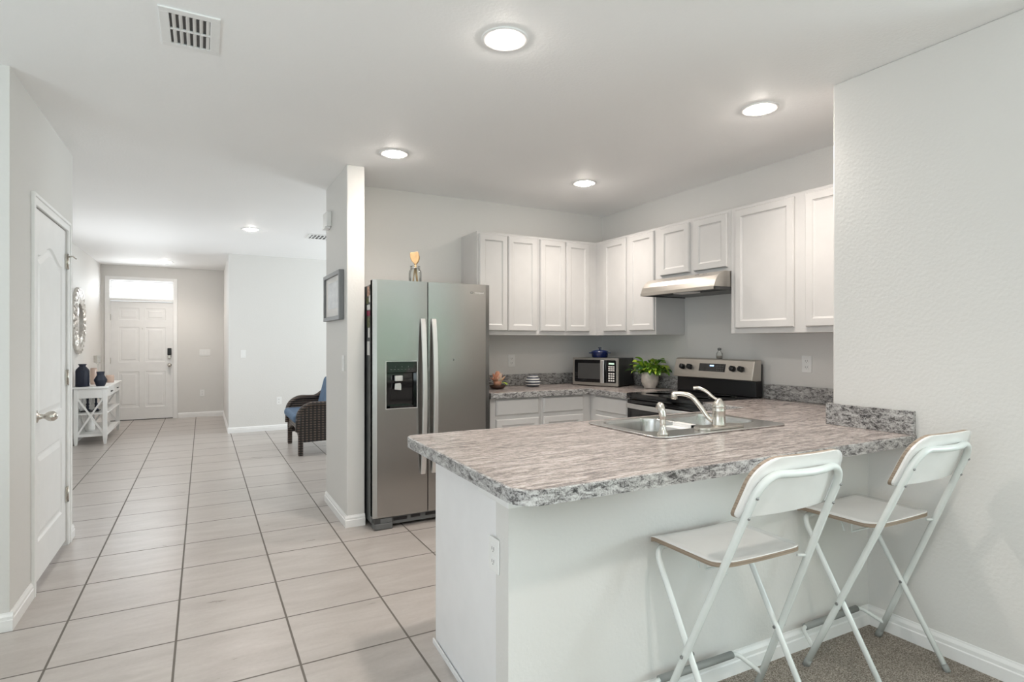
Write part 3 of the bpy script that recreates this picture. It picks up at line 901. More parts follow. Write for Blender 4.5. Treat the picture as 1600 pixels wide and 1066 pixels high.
# ------------------------------------------------------------------ worktops
CT0, CT1 = 0.8795, 0.92
t = thing('countertop', 'long stone-look countertop of the peninsula with backsplash pieces', 'countertop', (1.9, 1.9, CT0))
outer = rpoly([(0.755, 1.345), (2.739, 1.345), (2.739, 1.7215), (3.574, 1.7215), (3.574, 2.742), (2.945, 2.742), (2.945, 2.40), (0.775, 2.40)],
              [0.075, 0, 0, 0, 0, 0, 0.01, 0.05], 8)
hole = rrect(1.70, 2.49, 1.825, 2.305, 0.04)
plate(MB(), outer, [hole], CT0, CT1).obj('slab', 'top', t)
def band(pts, t_, z0, z1):
    """closed outline -> thin strip outside it along consecutive points"""
    mb = MB(); n = len(pts)
    P = [Vector(p) for p in pts]; off = []
    for i in range(n):
        d = Vector((0, 0))
        if i > 0: e = (P[i] - P[i - 1]).normalized(); d += Vector((e.y, -e.x))
        if i < n - 1: e = (P[i + 1] - P[i]).normalized(); d += Vector((e.y, -e.x))
        d.normalize(); off.append(P[i] + d * t_)
    k = 0
    for i in range(n):
        mb.v += [(P[i].x, P[i].y, z0), (off[i].x, off[i].y, z0), (off[i].x, off[i].y, z1 - 0.003), (P[i].x - (off[i].x - P[i].x) * 0.6, P[i].y - (off[i].y - P[i].y) * 0.6, z1)]
    for i in range(n - 1):
        a = i * 4; b = a + 4
        for j in range(4):
            mb.f.append((a + j, a + (j + 1) % 4, b + (j + 1) % 4, b + j)); mb.sm.append(False)
    mb.f.append((0, 1, 2, 3)); mb.sm.append(False); mb.f.append((4 * n - 1, 4 * n - 2, 4 * n - 3, 4 * n - 4)); mb.sm.append(False)
    return mb
# outline order is counter-clockwise, outside is to the right of travel
front = [p for p in outer if p[0] < 2.7395 and p[1] < 1.6]
back = [p for p in outer if p[1] > 2.3 and p[0] < 3.5]
path = back + front
path2 = []
for p in path:
    if not path2 or (Vector(p) - Vector(path2[-1])).length > 1e-4: path2.append(p)
band(path2, 0.003, CT0 - 0.004, CT1 + 0.0006).obj('edge_band', 'edge', t)
mb = MB(); mb.box(2.718, 2.739, 1.345, 1.7215, CT1 + 0.0005, CT1 + 0.104); mb.box(2.718, 2.76, 1.7218, 1.742, CT1 + 0.0005, CT1 + 0.104)
mb.obj('backsplash', 'edge', t, bevel=0.002)
MB().box(3.553, 3.574, 1.742, 2.742, CT1 + 0.0005, CT1 + 0.104).obj('backsplash', 'edge', t, bevel=0.002)
t = thing('countertop', 'corner countertop under the microwave with stone-look backsplash', 'countertop', (2.7, 4.3, CT0))
o2 = [(1.99, 4.01), (2.945, 4.01), (2.945, 3.518), (3.574, 3.518), (3.574, 4.654), (1.99, 4.654)]
plate(MB(), o2, [], CT0, CT1).obj('slab', 'top', t)
band([(1.99, 4.6), (1.99, 4.01), (2.945, 4.01), (2.945, 3.518)], 0.003, CT0 - 0.004, CT1 + 0.0006).obj('edge_band', 'edge', t)
MB().box(1.99, 3.553, 4.634, 4.654, CT1 + 0.0005, CT1 + 0.104).obj('backsplash', 'edge', t, bevel=0.002)
MB().box(3.553, 3.574, 3.518, 4.654, CT1 + 0.0005, CT1 + 0.104).obj('backsplash', 'edge', t, bevel=0.002)

# ------------------------------------------------------------------ sink, faucet
SZ = CT1
t = thing('kitchen_sink', 'stainless double-bowl drop-in sink in the peninsula countertop', 'sink', (2.09, 2.06, SZ))
b1 = rrect(1.725, 2.065, 1.925, 2.285, 0.07); b2 = rrect(2.105, 2.465, 1.925, 2.285, 0.07)
mb = MB(); plate(mb, rrect(1.675, 2.512, 1.795, 2.325, 0.05), [b1, b2], SZ + 0.001, SZ + 0.008)
mb.obj('rim', 'sinksteel', t, bevel=0.003)
for bb in (b1, b2):
    mb = MB(); cx = sum(p[0] for p in bb) / len(bb); cy = sum(p[1] for p in bb) / len(bb); n = len(bb)
    levels = [(1.0, SZ + 0.006), (0.985, SZ - 0.01), (0.96, SZ - 0.14), (0.90, SZ - 0.165), (0.25, SZ - 0.175)]
    for s_, z in levels: mb.v += [(cx + (p[0] - cx) * s_, cy + (p[1] - cy) * s_, z) for p in bb]
    for l in range(len(levels) - 1):
        for i in range(n):
            j = (i + 1) % n; mb.f.append((l * n + i, l * n + j, (l + 1) * n + j, (l + 1) * n + i)); mb.sm.append(True)
    mb.f.append(tuple((len(levels) - 1) * n + i for i in range(n))); mb.sm.append(False)
    bo = mb.obj('bowl', 'sinksteel', t)
    MB().lathe([(0.045, 0), (0.042, 0.003), (0.03, 0.001), (0.001, 0.001)], (cx, cy, SZ - 0.1745), 24).obj('drain', 'chrome', bo)
t = thing('faucet', 'brushed nickel single-lever faucet behind the sink divider', 'faucet', (2.105, 1.865, SZ + 0.008))
fx, fy, fz = 2.105, 1.865, SZ + 0.008
plate(MB(), rrect(1.965, 2.245, 1.822, 1.905, 0.035), [], fz + 0.0005, fz + 0.012).obj('deck_plate', 'nickel', t, bevel=0.004)
MB().lathe([(0.034, 0.012), (0.031, 0.02), (0.0285, 0.05), (0.0285, 0.075), (0.030, 0.078), (0.030, 0.082), (0.0285, 0.085), (0.030, 0.098), (0.031, 0.102), (0.028, 0.108), (0.025, 0.118), (0.014, 0.130), (0.011, 0.136), (0.001, 0.138)], (fx, fy, fz), 32).obj('body', 'nickel', t)
def spline(pts, n=8):
    P = [Vector(p) for p in pts]; out = []
    for i in range(len(P) - 1):
        p0 = P[i - 1] if i > 0 else P[i] * 2 - P[i + 1]; p1, p2 = P[i], P[i + 1]; p3 = P[i + 2] if i + 2 < len(P) else P[i + 1] * 2 - P[i]
        for k in range(n):
            t = k / n
            out.append(0.5 * ((2 * p1) + (p2 - p0) * t + (2 * p0 - 5 * p1 + 4 * p2 - p3) * t * t + (3 * p1 - p0 - 3 * p2 + p3) * t ** 3))
    out.append(P[-1]); return out
dx, dy = -0.49, 0.87
def fp(r, z): return (fx + dx * r, fy + dy * r, fz + z)
sp = spline([fp(0.015, 0.030), fp(0.045, 0.042), (fp(0.085, 0.095)), fp(0.125, 0.138), fp(0.165, 0.150), fp(0.215, 0.148)], 6)
so = MB().tube(sp, 0.0115, 14).obj('spout', 'nickel', t)
MB().tube([fp(0.208, 0.153), fp(0.208, 0.122)], 0.014, 14).obj('aerator', 'nickel', so)
lv = spline([(fx, fy, fz + 0.128), (fx - 0.012, fy + 0.02, fz + 0.140), (fx - 0.030, fy + 0.050, fz + 0.168), (fx - 0.048, fy + 0.078, fz + 0.182), (fx - 0.062, fy + 0.096, fz + 0.180)], 6)
MB().tube(lv, [0.007 + 0.004 * min(1, i / 12) for i in range(len(lv))], 12, flat=0.7).obj('lever', 'nickel', t)
t = thing('sink_sprayer', 'brushed nickel side sprayer standing on the sink rim, left of the faucet', 'sprayer', (1.713, 1.833, SZ + 0.008))
qx, qy, qz = 1.745, 1.850, SZ + 0.008
MB().lathe([(0.026, 0.0005), (0.025, 0.005), (0.017, 0.016), (0.013, 0.03), (0.012, 0.05)], (qx, qy, qz), 24).obj('base', 'nickel', t)
MB().tube(spline([(qx, qy, qz + 0.04), (qx, qy, qz + 0.075), (qx - 0.002, qy + 0.004, qz + 0.105), (qx + 0.006, qy + 0.022, qz + 0.122), (qx + 0.012, qy + 0.036, qz + 0.112)], 6), [0.0125] * 6 + [0.0155] * 19, 14).obj('head', 'nickel', t)
t = thing('sponge_holder', 'pale plastic sponge holder hanging on the sink divider', 'holder', (2.02, 2.03, SZ - 0.07))
MB().box(1.985, 2.045, 1.975, 2.095, SZ - 0.07, SZ - 0.004).box(2.04, 2.075, 1.975, 2.095, SZ + 0.0085, SZ + 0.012).box(2.04, 2.045, 1.975, 2.095, SZ - 0.004, SZ + 0.0085).obj('cradle', 'plate', t, bevel=0.003)
MB().box(2.01, 2.035, 1.971, 1.976, SZ - 0.04, SZ - 0.02).obj('suction_cup', 'black', t, bevel=0.002)

# ------------------------------------------------------------------ refrigerator
t = thing('refrigerator', 'stainless side-by-side refrigerator with dispenser beside the partition', 'refrigerator', (1.5, 4.3, 0))
fr = t
MB().box(1.052, 1.952, 4.035, 4.645, 0.03, 1.735).obj('body', 'fside', t, bevel=0.006)
def fdoor(x0, x1, cut=None, side=-1):
    # door with softly rolled vertical edges, convex front
    mb = MB(); n = 14; zz = [0.085, 1.765]
    y = lambda u: 3.960 + 0.0045 * (2 * u - 1) ** 2 + (0.010 * max(0, (2 * u - 1) * side - 0.96) / 0.04)
    cols = [x0 + (x1 - x0) * i / n for i in range(n + 1)]
    if cut:
        cols = sorted(set([c for c in cols if abs(c - cut[0]) > 0.012 and abs(c - cut[1]) > 0.012] + [cut[0], cut[1]]))
        zz = [0.085, cut[2], cut[3], 1.765]
    for i in range(len(cols) - 1):
        a, b = cols[i], cols[i + 1]; ya, yb = y((a - x0) / (x1 - x0)), y((b - x0) / (x1 - x0))
        for j in range(len(zz) - 1):
            if cut and j == 1 and a >= cut[0] - 1e-6 and b <= cut[1] + 1e-6: continue
            mb.add([(a, ya, zz[j]), (b, yb, zz[j]), (b, yb, zz[j + 1]), (a, ya, zz[j + 1])], [(0, 1, 2, 3)], True)
    ys = [y((c - x0) / (x1 - x0)) for c in cols]
    for z, fl in ((0.085, 1), (1.765, 0)):
        mb.add([(c, yy, z) for c, yy in zip(cols, ys)] + [(x1, 4.03, z), (x0, 4.03, z)], [tuple(range(len(cols) + 2))])
    for x, yy in ((x0, ys[0]), (x1, ys[-1])):
        mb.quad((x, yy, 0.085), (x, 4.03, 0.085), (x, 4.03, 1.765), (x, yy, 1.765))
    mb.quad((x0, 4.03, 0.085), (x1, 4.03, 0.085), (x1, 4.03, 1.765), (x0, 4.03, 1.765))
    return mb
cut = (1.137, 1.370, 0.848, 1.188)
dl = fdoor(1.046, 1.4465, cut).obj('freezer_door', 'steel', t, fix=False)
dr = fdoor(1.4535, 1.956, None, 1).obj('fridge_door', 'steel', t, fix=False)
MB().box(1.4465, 1.4535, 4.0, 4.03, 0.09, 1.76).obj('door_gasket', 'black', t)
MB().box(1.046, 1.0475, 3.985, 4.03, 0.09, 1.762).obj('door_side_trim', 'handle', dl)
# dispenser
mb = MB(); a, b, c, d = cut
mb.rings((0, 3.9645, 0), (1, 0, 0), (0, 0, 1), (0, -1, 0), a - 0.004, b + 0.004, c - 0.004, d + 0.004, [(0, 0), (0.003, 0.004), (0.007, 0.004), (0.009, 0.0)], close=False)
mb.obj('dispenser_rim', 'handle', dl, fix=False)
mb = MB(); mb.quad((a, 3.962, c + 0.26), (b, 3.962, c + 0.26), (b, 3.962, d), (a, 3.962, d))
mb.quad((a, 3.962, c + 0.26), (b, 3.962, c + 0.26), (b, 4.015, c + 0.25), (a, 4.015, c + 0.25))
mb.quad((a, 4.015, c), (b, 4.015, c), (b, 4.015, c + 0.25), (a, 4.015, c + 0.25))
mb.quad((a, 3.962, c), (a, 4.015, c), (a, 4.015, c + 0.26), (a, 3.962, c + 0.26)); mb.quad((b, 3.962, c), (b, 4.015, c), (b, 4.015, c + 0.26), (b, 3.962, c + 0.26))
mb.quad((a, 3.962, c), (b, 3.962, c), (b, 4.015, c), (a, 4.015, c))
mb.box(a + 0.03, b - 0.03, 3.965, 4.01, c + 0.001, c + 0.02)
mb.obj('dispenser_recess', 'blackgl', dl, fix=False)
MB().box(1.205, 1.262, 3.9635, 3.99, 1.045, 1.085).obj('ice_paddle', 'handle', dl, bevel=0.004)
MB().prism([(1.204, 0.985), (1.254, 0.978), (1.254, 1.018), (1.248, 1.03), (1.208, 1.028)], 'y', 3.972, 3.985).obj('water_paddle', 'handle', dl, bevel=0.003)
mb = MB()
for i in range(7): mb.box(1.170 + i * 0.026, 1.182 + i * 0.026, 3.9605, 3.962, 1.128, 1.1305)
for i in range(3): mb.box(1.205 + i * 0.048, 1.2075 + i * 0.048, 3.9605, 3.962, 1.143, 1.153)
mb.obj('dispenser_marks', 'fside', dl)
def fhandle(xc, par):
    pts = []
    for i in range(25):
        u = i / 24; z = 1.495 - u * 1.13
        pts.append((xc, 3.958 - 0.006 - 0.048 * sin(pi * min(1, max(0, u))) ** 0.7, z))
    mb = MB()
    for i, p in enumerate(pts):
        w, th = 0.0185, 0.009
        mb.v += [(p[0] - w, p[1] + th, p[2]), (p[0] - w * 0.9, p[1] - th, p[2]), (p[0] + w * 0.9, p[1] - th, p[2]), (p[0] + w, p[1] + th, p[2])]
    for i in range(24):
        for j in range(4): mb.f.append((i * 4 + j, i * 4 + (j + 1) % 4, i * 4 + 4 + (j + 1) % 4, i * 4 + 4 + j)); mb.sm.append(False)
    mb.f += [(0, 1, 2, 3), (99, 98, 97, 96)]; mb.sm += [False, False]
    return mb.obj('handle', 'handle', par, bevel=0.003)
fhandle(1.408, dl); fhandle(1.492, dr)
mb = MB().box(1.19, 1.952, 3.992, 4.03, 0.022, 0.078)
g = mb.obj('kick_grille', 'fside', t, bevel=0.003)
for a_, b_, c_, d_ in ((1.20, 1.30, 0.045, 0.068), (1.33, 1.40, 0.05, 0.07), (1.44, 1.62, 0.05, 0.07), (1.70, 1.90, 0.05, 0.07)): MB().box(a_, b_, 3.989, 3.993, c_, d_).obj('vent_opening', 'black', g)
mb = MB().box(1.058, 1.185, 3.958, 4.05, 0.004, 0.045); mb.box(1.10, 1.185, 3.965, 4.03, 0.045, 0.078)
mb.obj('foot_cover', 'fside', t, bevel=0.004)
MB().box(1.058, 1.100, 3.968, 4.02, 0.045, 0.083).obj('lower_hinge', 'dark', t)
for a_, b_, c_, d_ in ((1.82, 1.95, 3.98, 4.05), (1.1, 1.16, 4.5, 4.56), (1.84, 1.9, 4.5, 4.56)): MB().box(a_, b_, c_, d_, 0.001, 0.04).obj('foot', 'dark', t)


def text(body, size, mat, name, parent, loc, rot, ext=0.0004):
    cu = bpy.data.curves.new(name, 'FONT'); cu.body = body; cu.size = size; cu.extrude = ext; cu.align_x = 'CENTER'; cu.align_y = 'CENTER'
    o = bpy.data.objects.new(name, cu); COL.objects.link(o); cu.materials.append(M[mat])
    bpy.context.view_layer.update()
    me = bpy.data.meshes.new_from_object(o.evaluated_get(bpy.context.evaluated_depsgraph_get()))
    bpy.data.objects.remove(o); o = bpy.data.objects.new(name, me); COL.objects.link(o)
    o.parent = parent; org = Vector(parent.get('_org', (0, 0, 0))); o.location = Vector(loc) - org; o.rotation_euler = rot
    return o


text('Whirlpool', 0.020, 'paper', 'maker_lettering', dr, (1.862, 3.9615, 1.700), (pi / 2, 0, 0))
MB().tube([(1.802 + 0.011 * cos(q), 3.961, 1.701 + 0.006 * sin(q)) for q in [i * pi / 8 for i in range(16)]], 0.0014, 6, closed=True).obj('maker_emblem', 'dark', dr)
MB().tube([(1.648, 3.9588, 1.200), (1.655, 3.9588, 1.192), (1.648, 3.9588, 1.184)], 0.003, 6).obj('sticker_mark', 'fside', dr)

# pictures and magnets on the side of the refrigerator
def magnet(y, z, h, w, mat, label, cat='magnet'):
    o = MB().box(1.0485, 1.0515, y - w / 2, y + w / 2, z - h / 2, z + h / 2).obj('fridge_magnet', mat, None); tag(o, label, cat, 'magnets and photos on the refrigerator side')
magnet(4.10, 1.69, 0.070, 0.062, 'photo1', 'skin-toned photo magnet, topmost on the refrigerator side')
magnet(4.13, 1.625, 0.045, 0.075, 'photo3', 'green and grey photo magnet below the topmost one')
magnet(4.065, 1.635, 0.05, 0.035, 'paper', 'small white magnet near the front edge of the refrigerator side')
magnet(4.10, 1.575, 0.036, 0.08, 'paper', 'white magnet just above the dark red one')
magnet(4.10, 1.532, 0.036, 0.08, 'photo2', 'dark red magnet on the refrigerator side')
magnet(4.10, 1.468, 0.075, 0.07, 'photo3', 'dark green photo magnet under the red magnet')
magnet(4.09, 1.392, 0.07, 0.045, 'paper', 'small white note on the refrigerator side')
magnet(4.105, 1.280, 0.10, 0.065, 'paper', 'white square magnet, lowest on the refrigerator side')
magnet(4.06, 1.72, 0.03, 0.03, 'photo4', 'tiny black magnet at the top front of the refrigerator side')

# jar with wooden utensils
jx, jy, jz = 1.40, 4.10, 1.736
t = thing('glass_jar', 'clear glass jar on top of the refrigerator', 'jar', (jx, jy, jz))
MB().lathe([(0.001, 0.001), (0.046, 0.001), (0.049, 0.008), (0.049, 0.105), (0.045, 0.122), (0.036, 0.134), (0.036, 0.150), (0.039, 0.152), (0.039, 0.157), (0.034, 0.157), (0.033, 0.134), (0.042, 0.120), (0.046, 0.104), (0.046, 0.009), (0.001, 0.006)], (jx, jy, jz), 28).obj('glass_body', 'glass', t, fix=False)
MB().lathe([(0.0372, 0.138), (0.0385, 0.138), (0.0385, 0.144), (0.0372, 0.144)], (jx, jy, jz), 28).obj('wire_bail', 'chrome', t)
def utensil(name, label, cat, base, top, headw, headh, mat, dish=0, flat=False):
    b = Vector(base); e = Vector(top); d = (e - b).normalized()
    cx = Vector((0.879, -0.477, 0)); n = d.cross(cx).normalized(); cx = n.cross(d).normalized() * -1
    hs = e - d * headh
    mb = MB()
    mb.tube([b, b + (hs - b) * 0.5, hs], [0.006, 0.005, 0.006], 8)
    k = len(mb.v)
    prof = [(0.0, 0.10), (0.12, 0.35), (0.3, 0.78), (0.55, 1.0), (0.85, 1.0), (0.97, 0.9), (1.0, 0.75)] if flat else [(0, 0.12), (0.15, 0.5), (0.35, 0.85), (0.6, 1.0), (0.8, 0.9), (0.93, 0.6), (1.0, 0.15)]
    for u, w in prof:
        p = hs + d * (headh * u)
        for q in range(9):
            s_ = -1 + 2 * q / 8
            dep = -dish * (1 - s_ * s_) * sin(pi * min(1, u))
            mb.v.append(tuple(p + cx * (headw / 2 * w * s_) + n * (dep + 0.003)))
        for q in range(9):
            s_ = 1 - 2 * q / 8
            dep = -dish * (1 - s_ * s_) * sin(pi * min(1, u))
            mb.v.append(tuple(p + cx * (headw / 2 * w * s_) + n * (dep - 0.003)))
    m = 18
    for i in range(len(prof) - 1):
        for j in range(m): mb.f.append((k + i * m + j, k + i * m + (j + 1) % m, k + (i + 1) * m + (j + 1) % m, k + (i + 1) * m + j)); mb.sm.append(True)
    mb.f.append(tuple(k + j for j in range(m))); mb.f.append(tuple(k + (len(prof) - 1) * m + j for j in range(m))); mb.sm += [False, False]
    o = mb.obj(name, mat, None); tag(o, label, cat, 'wooden utensils in the glass jar'); return o
utensil('wooden_spatula', 'flat wooden spatula standing in the jar on the refrigerator', 'spatula', (jx + 0.018, jy - 0.012, jz + 0.01), (jx - 0.010, jy - 0.006, jz + 0.262), 0.066, 0.095, 'wood', flat=True)
utensil('wooden_spoon', 'wooden spoon behind the spatula in the jar on the refrigerator', 'spoon', (jx - 0.016, jy + 0.012, jz + 0.012), (jx + 0.016, jy + 0.012, jz + 0.255), 0.055, 0.09, 'wood', dish=0.008)
utensil('wooden_fork', 'small pale wooden fork handle inside the jar on the refrigerator', 'utensil', (jx + 0.022, jy + 0.012, jz + 0.01), (jx + 0.002, jy + 0.0, jz + 0.13), 0.02, 0.03, 'wood')

# ------------------------------------------------------------------ range hood
t = thing('range_hood', 'stainless under-cabinet range hood above the stove', 'range hood', (3.33, 3.15, 1.69))
prof = [(3.572, 1.8245), (3.20, 1.8245), (3.165, 1.815), (3.13, 1.79), (3.105, 1.755), (3.09, 1.715), (3.088, 1.690), (3.10, 1.690), (3.105, 1.712), (3.572, 1.712)]
MB().prism(prof, 'y', 2.779, 3.525).obj('canopy', 'steel2', t, bevel=0.002)
MB().box(3.11, 3.572, 2.79, 3.515, 1.701, 1.7115).box(3.088, 3.572, 2.779, 2.783, 1.69, 1.712).box(3.088, 3.572, 3.521, 3.525, 1.69, 1.712).obj('under_pan', 'dark', t)
MB().box(3.16, 3.26, 3.06, 3.24, 1.690, 1.701).obj('lamp_cover', 'paper', t, bevel=0.003)
MB().box(3.28, 3.55, 2.83, 3.47, 1.694, 1.701).obj('grease_filter', 'fside', t, bevel=0.003)
for y in (2.93, 3.0):
    o = MB().box(3.160, 3.176, y - 0.02, y + 0.02, 1.805, 1.815).obj('rocker_switch', 'black', t, bevel=0.002)

# ------------------------------------------------------------------ range
t = thing('electric_range', 'stainless and black freestanding electric range under the hood', 'range', (3.25, 3.13, 0))
RY0, RY1 = 2.7455, 3.5145
MB().box(2.965, 3.55, RY0, RY1, 0.02, 0.895).obj('body', 'blackgl', t, bevel=0.003)
MB().box(2.935, 3.50, RY0, RY1, 0.8955, 0.925).obj('cooktop', 'blackgl', t, bevel=0.005)
for (x, y, r) in ((3.1, 3.33, 0.10), (3.1, 2.93, 0.08), (3.34, 3.33, 0.075), (3.34, 2.93, 0.10)):
    MB().lathe([(r - 0.002, 0), (r - 0.002, 0.0006), (r, 0.0006), (r, 0)], (x, y, 0.9252), 40).obj('burner_ring', 'fside', t)
MB().box(2.935, 2.964, RY0 + 0.01, RY1 - 0.01, 0.25, 0.875).obj('oven_door', 'blackgl', t, bevel=0.004)
hd = MB(); n = 16
for i in range(n + 1):
    u = i / n; y = RY0 + 0.03 + (RY1 - RY0 - 0.06) * u; x = 2.905 - 0.03 * sin(pi * u) ** 0.6
    hd.v += [(x, y, 0.815), (x + 0.014, y, 0.815), (x + 0.014, y, 0.850), (x, y, 0.850)]
for i in range(n):
    for j in range(4): hd.f.append((i * 4 + j, i * 4 + (j + 1) % 4, i * 4 + 4 + (j + 1) % 4, i * 4 + 4 + j)); hd.sm.append(j in (1, 3))
hd.f += [(0, 1, 2, 3), (4 * n + 3, 4 * n + 2, 4 * n + 1, 4 * n)]; hd.sm += [False, False]
hd.box(2.905, 2.936, RY0 + 0.03, RY0 + 0.055, 0.82, 0.845); hd.box(2.905, 2.936, RY1 - 0.055, RY1 - 0.03, 0.82, 0.845)
hd.obj('oven_handle', 'handle', t, bevel=0.003)
MB().box(2.94, 2.964, RY0 + 0.005, RY1 - 0.005, 0.04, 0.235).obj('drawer', 'steel2', t, bevel=0.004)
MB().box(3.475, 3.55, RY0, RY1, 0.9255, 1.165).obj('backguard', 'black', t, bevel=0.006)
bgp = [(3.430, 1.045), (3.475, 1.040), (3.53, 1.040), (3.535, 1.195), (3.475, 1.195), (3.462, 1.188)]
bp_ = MB().prism(bgp, 'y', RY0 - 0.001, RY1 + 0.001).obj('control_panel', 'steel2', t, bevel=0.005)
def cp(z): return 3.430 + (z - 1.045) / (1.188 - 1.045) * 0.032
for y in (3.42, 3.343, 2.920, 2.845):
    z = 1.125; x = cp(z)
    k = MB().lathe([(0.001, -0.032), (0.017, -0.031), (0.020, -0.026), (0.022, 0.0), (0.022, 0.002)], (0, 0, 0), 24, 'x').box(-0.036, -0.03, -0.005, 0.005, -0.018, 0.018)
    k.xf(Matrix.Translation((x - 0.001, y, z)) @ Matrix.Rotation(0.22, 4, 'Y'))
    k.obj('knob', 'black', t)
dm = MB().add([(cp(1.098) - 0.0015, 2.995, 1.098), (cp(1.098) - 0.0015, 3.25, 1.098), (cp(1.158) - 0.0015, 3.25, 1.158), (cp(1.158) - 0.0015, 2.995, 1.158),
               (cp(1.098) + 0.002, 2.995, 1.098), (cp(1.098) + 0.002, 3.25, 1.098), (cp(1.158) + 0.002, 3.25, 1.158), (cp(1.158) + 0.002, 2.995, 1.158)],
              [(0, 1, 2, 3), (4, 5, 6, 7), (0, 1, 5, 4), (1, 2, 6, 5), (2, 3, 7, 6), (3, 0, 4, 7)]).obj('display', 'blackgl', t)
o = MB().quad((cp(1.138) - 0.002, 3.105, 1.138), (cp(1.138) - 0.002, 3.145, 1.138), (cp(1.148) - 0.002, 3.145, 1.148), (cp(1.148) - 0.002, 3.105, 1.148)).obj('digits', 'led_blue', dm)
mb = MB()
for r_ in range(3):
    for c_ in range(4):
        z = 1.108 + r_ * 0.015; y = 3.015 + c_ * 0.018
        mb.quad((cp(z) - 0.002, y, z), (cp(z) - 0.002, y + 0.006, z), (cp(z + .004) - 0.002, y + 0.006, z + 0.004), (cp(z + .004) - 0.002, y, z + 0.004))
mb.obj('buttons', 'fside', dm)
for a_ in (3.0, 3.45):
    for b_ in (RY0 + 0.03, RY1 - 0.08): MB().box(a_, a_ + 0.05, b_, b_ + 0.05, 0.001, 0.02).obj('foot', 'black', t)
t = thing('glass_bottle', 'small patterned glass bottle standing on top of the range backguard', 'bottle', (3.505, 3.10, 1.196))
MB().lathe([(0.022, 0), (0.025, 0.006), (0.025, 0.04), (0.012, 0.058), (0.010, 0.066)], (3.505, 3.10, 1.1955), 20).obj('body', 'glass', t, fix=False)
MB().lathe([(0.0, 0.002), (0.021, 0.002), (0.022, 0.022), (0.0, 0.022)], (3.505, 3.10, 1.1955), 20).obj('filling', 'silverd', t)
MB().lathe([(0.013, 0.066), (0.014, 0.070), (0.014, 0.082), (0.001, 0.085)], (3.505, 3.10, 1.1955), 20).obj('stopper', 'fside', t)

# ------------------------------------------------------------------ microwave and things on the corner counter
t = thing('microwave', 'black and stainless countertop microwave turned in the kitchen corner', 'microwave', (3.056, 4.429, CT1), radians(-67), local=True)
mw, md, mh = 0.475, 0.30, 0.26
MB().box(0.003, mw - 0.003, 0.014, md, 0.012, mh - 0.002).obj('body', 'black', t, bevel=0.004)
fo = MB(); plate(fo, rrect(0, mw, 0.008, mh, 0.008), [rrect(0.018, mw - 0.022, 0.034, mh - 0.02, 0.012)], 0, 0.016)
fo.xf(Matrix(((1, 0, 0, 0), (0, 0, 1, -0.002), (0, 1, 0, 0), (0, 0, 0, 1)))); fo.obj('front_frame', 'steel2', t)
MB().box(0.017, 0.345, 0.002, 0.013, 0.033, mh - 0.019).obj('door', 'blackgl', t, bevel=0.002)
MB().box(0.055, 0.29, 0.0005, 0.0022, 0.065, mh - 0.05).obj('door_window', 'dark', t)
MB().box(0.305, 0.342, -0.028, -0.014, 0.032, mh - 0.02).box(0.315, 0.332, -0.015, 0.003, 0.05, 0.07).box(0.315, 0.332, -0.015, 0.003, mh - 0.06, mh - 0.04).obj('handle', 'handle', t, bevel=0.004)
cpn = MB().box(0.346, mw - 0.021, 0.002, 0.013, 0.033, mh - 0.019).obj('control_panel', 'blackgl', t)
MB().box(0.378, 0.432, 0.0005, 0.0018, 0.202, 0.216).obj('clock_display', 'led_green', cpn)
mb = MB()
for r_ in range(4):
    for c_ in range(3):
        mb.box(0.374 + c_ * 0.022, 0.390 + c_ * 0.022, 0.0003, 0.0018, 0.050 + r_ * 0.021, 0.063 + r_ * 0.021)
for r_ in range(3): 
    for c_ in range(3): mb.box(0.374 + c_ * 0.022, 0.392 + c_ * 0.022, 0.0003, 0.0018, 0.142 + r_ * 0.017, 0.152 + r_ * 0.017)
mb.obj('buttons', 'paper', cpn)
for (x, y) in ((0.04, 0.04), (mw - 0.04, 0.04), (0.04, md - 0.04), (mw - 0.04, md - 0.04)):
    MB().lathe([(0.012, 0.0005), (0.012, 0.013)], (x, y, 0), 12).obj('foot', 'black', t)
# small dutch oven
ox, oy, oz = 3.245, 4.265, CT1 + mh - 0.001
t = thing('dutch_oven', 'small dark blue lidded dutch oven sitting on the microwave', 'pot', (ox, oy, oz))
MB().lathe([(0.001, 0.0005), (0.066, 0.0005), (0.072, 0.006), (0.078, 0.045), (0.079, 0.050), (0.001, 0.050)], (ox, oy, oz), 32).obj('pot', 'blue', t)
ca, sa = 0.879, -0.477
for s_ in (-1, 1):
    c0 = Vector((ox, oy, oz + 0.043)); u = Vector((ca * s_, sa * s_, 0)); v = Vector((-sa, ca, 0))
    MB().tube([c0 + u * 0.074 - v * 0.022, c0 + u * 0.094 - v * 0.018, c0 + u * 0.098, c0 + u * 0.094 + v * 0.018, c0 + u * 0.074 + v * 0.022], 0.0045, 8).obj('handle', 'blue', t)
ld = MB().lathe([(0.080, 0.051), (0.080, 0.055), (0.070, 0.063), (0.04, 0.071), (0.010, 0.074), (0.001, 0.074)], (ox, oy, oz), 32).obj('lid', 'blue', t)
MB().lathe([(0.007, 0.073), (0.006, 0.080), (0.015, 0.088), (0.016, 0.093), (0.010, 0.096), (0.001, 0.096)], (ox, oy, oz), 16).obj('knob', 'navy', ld)

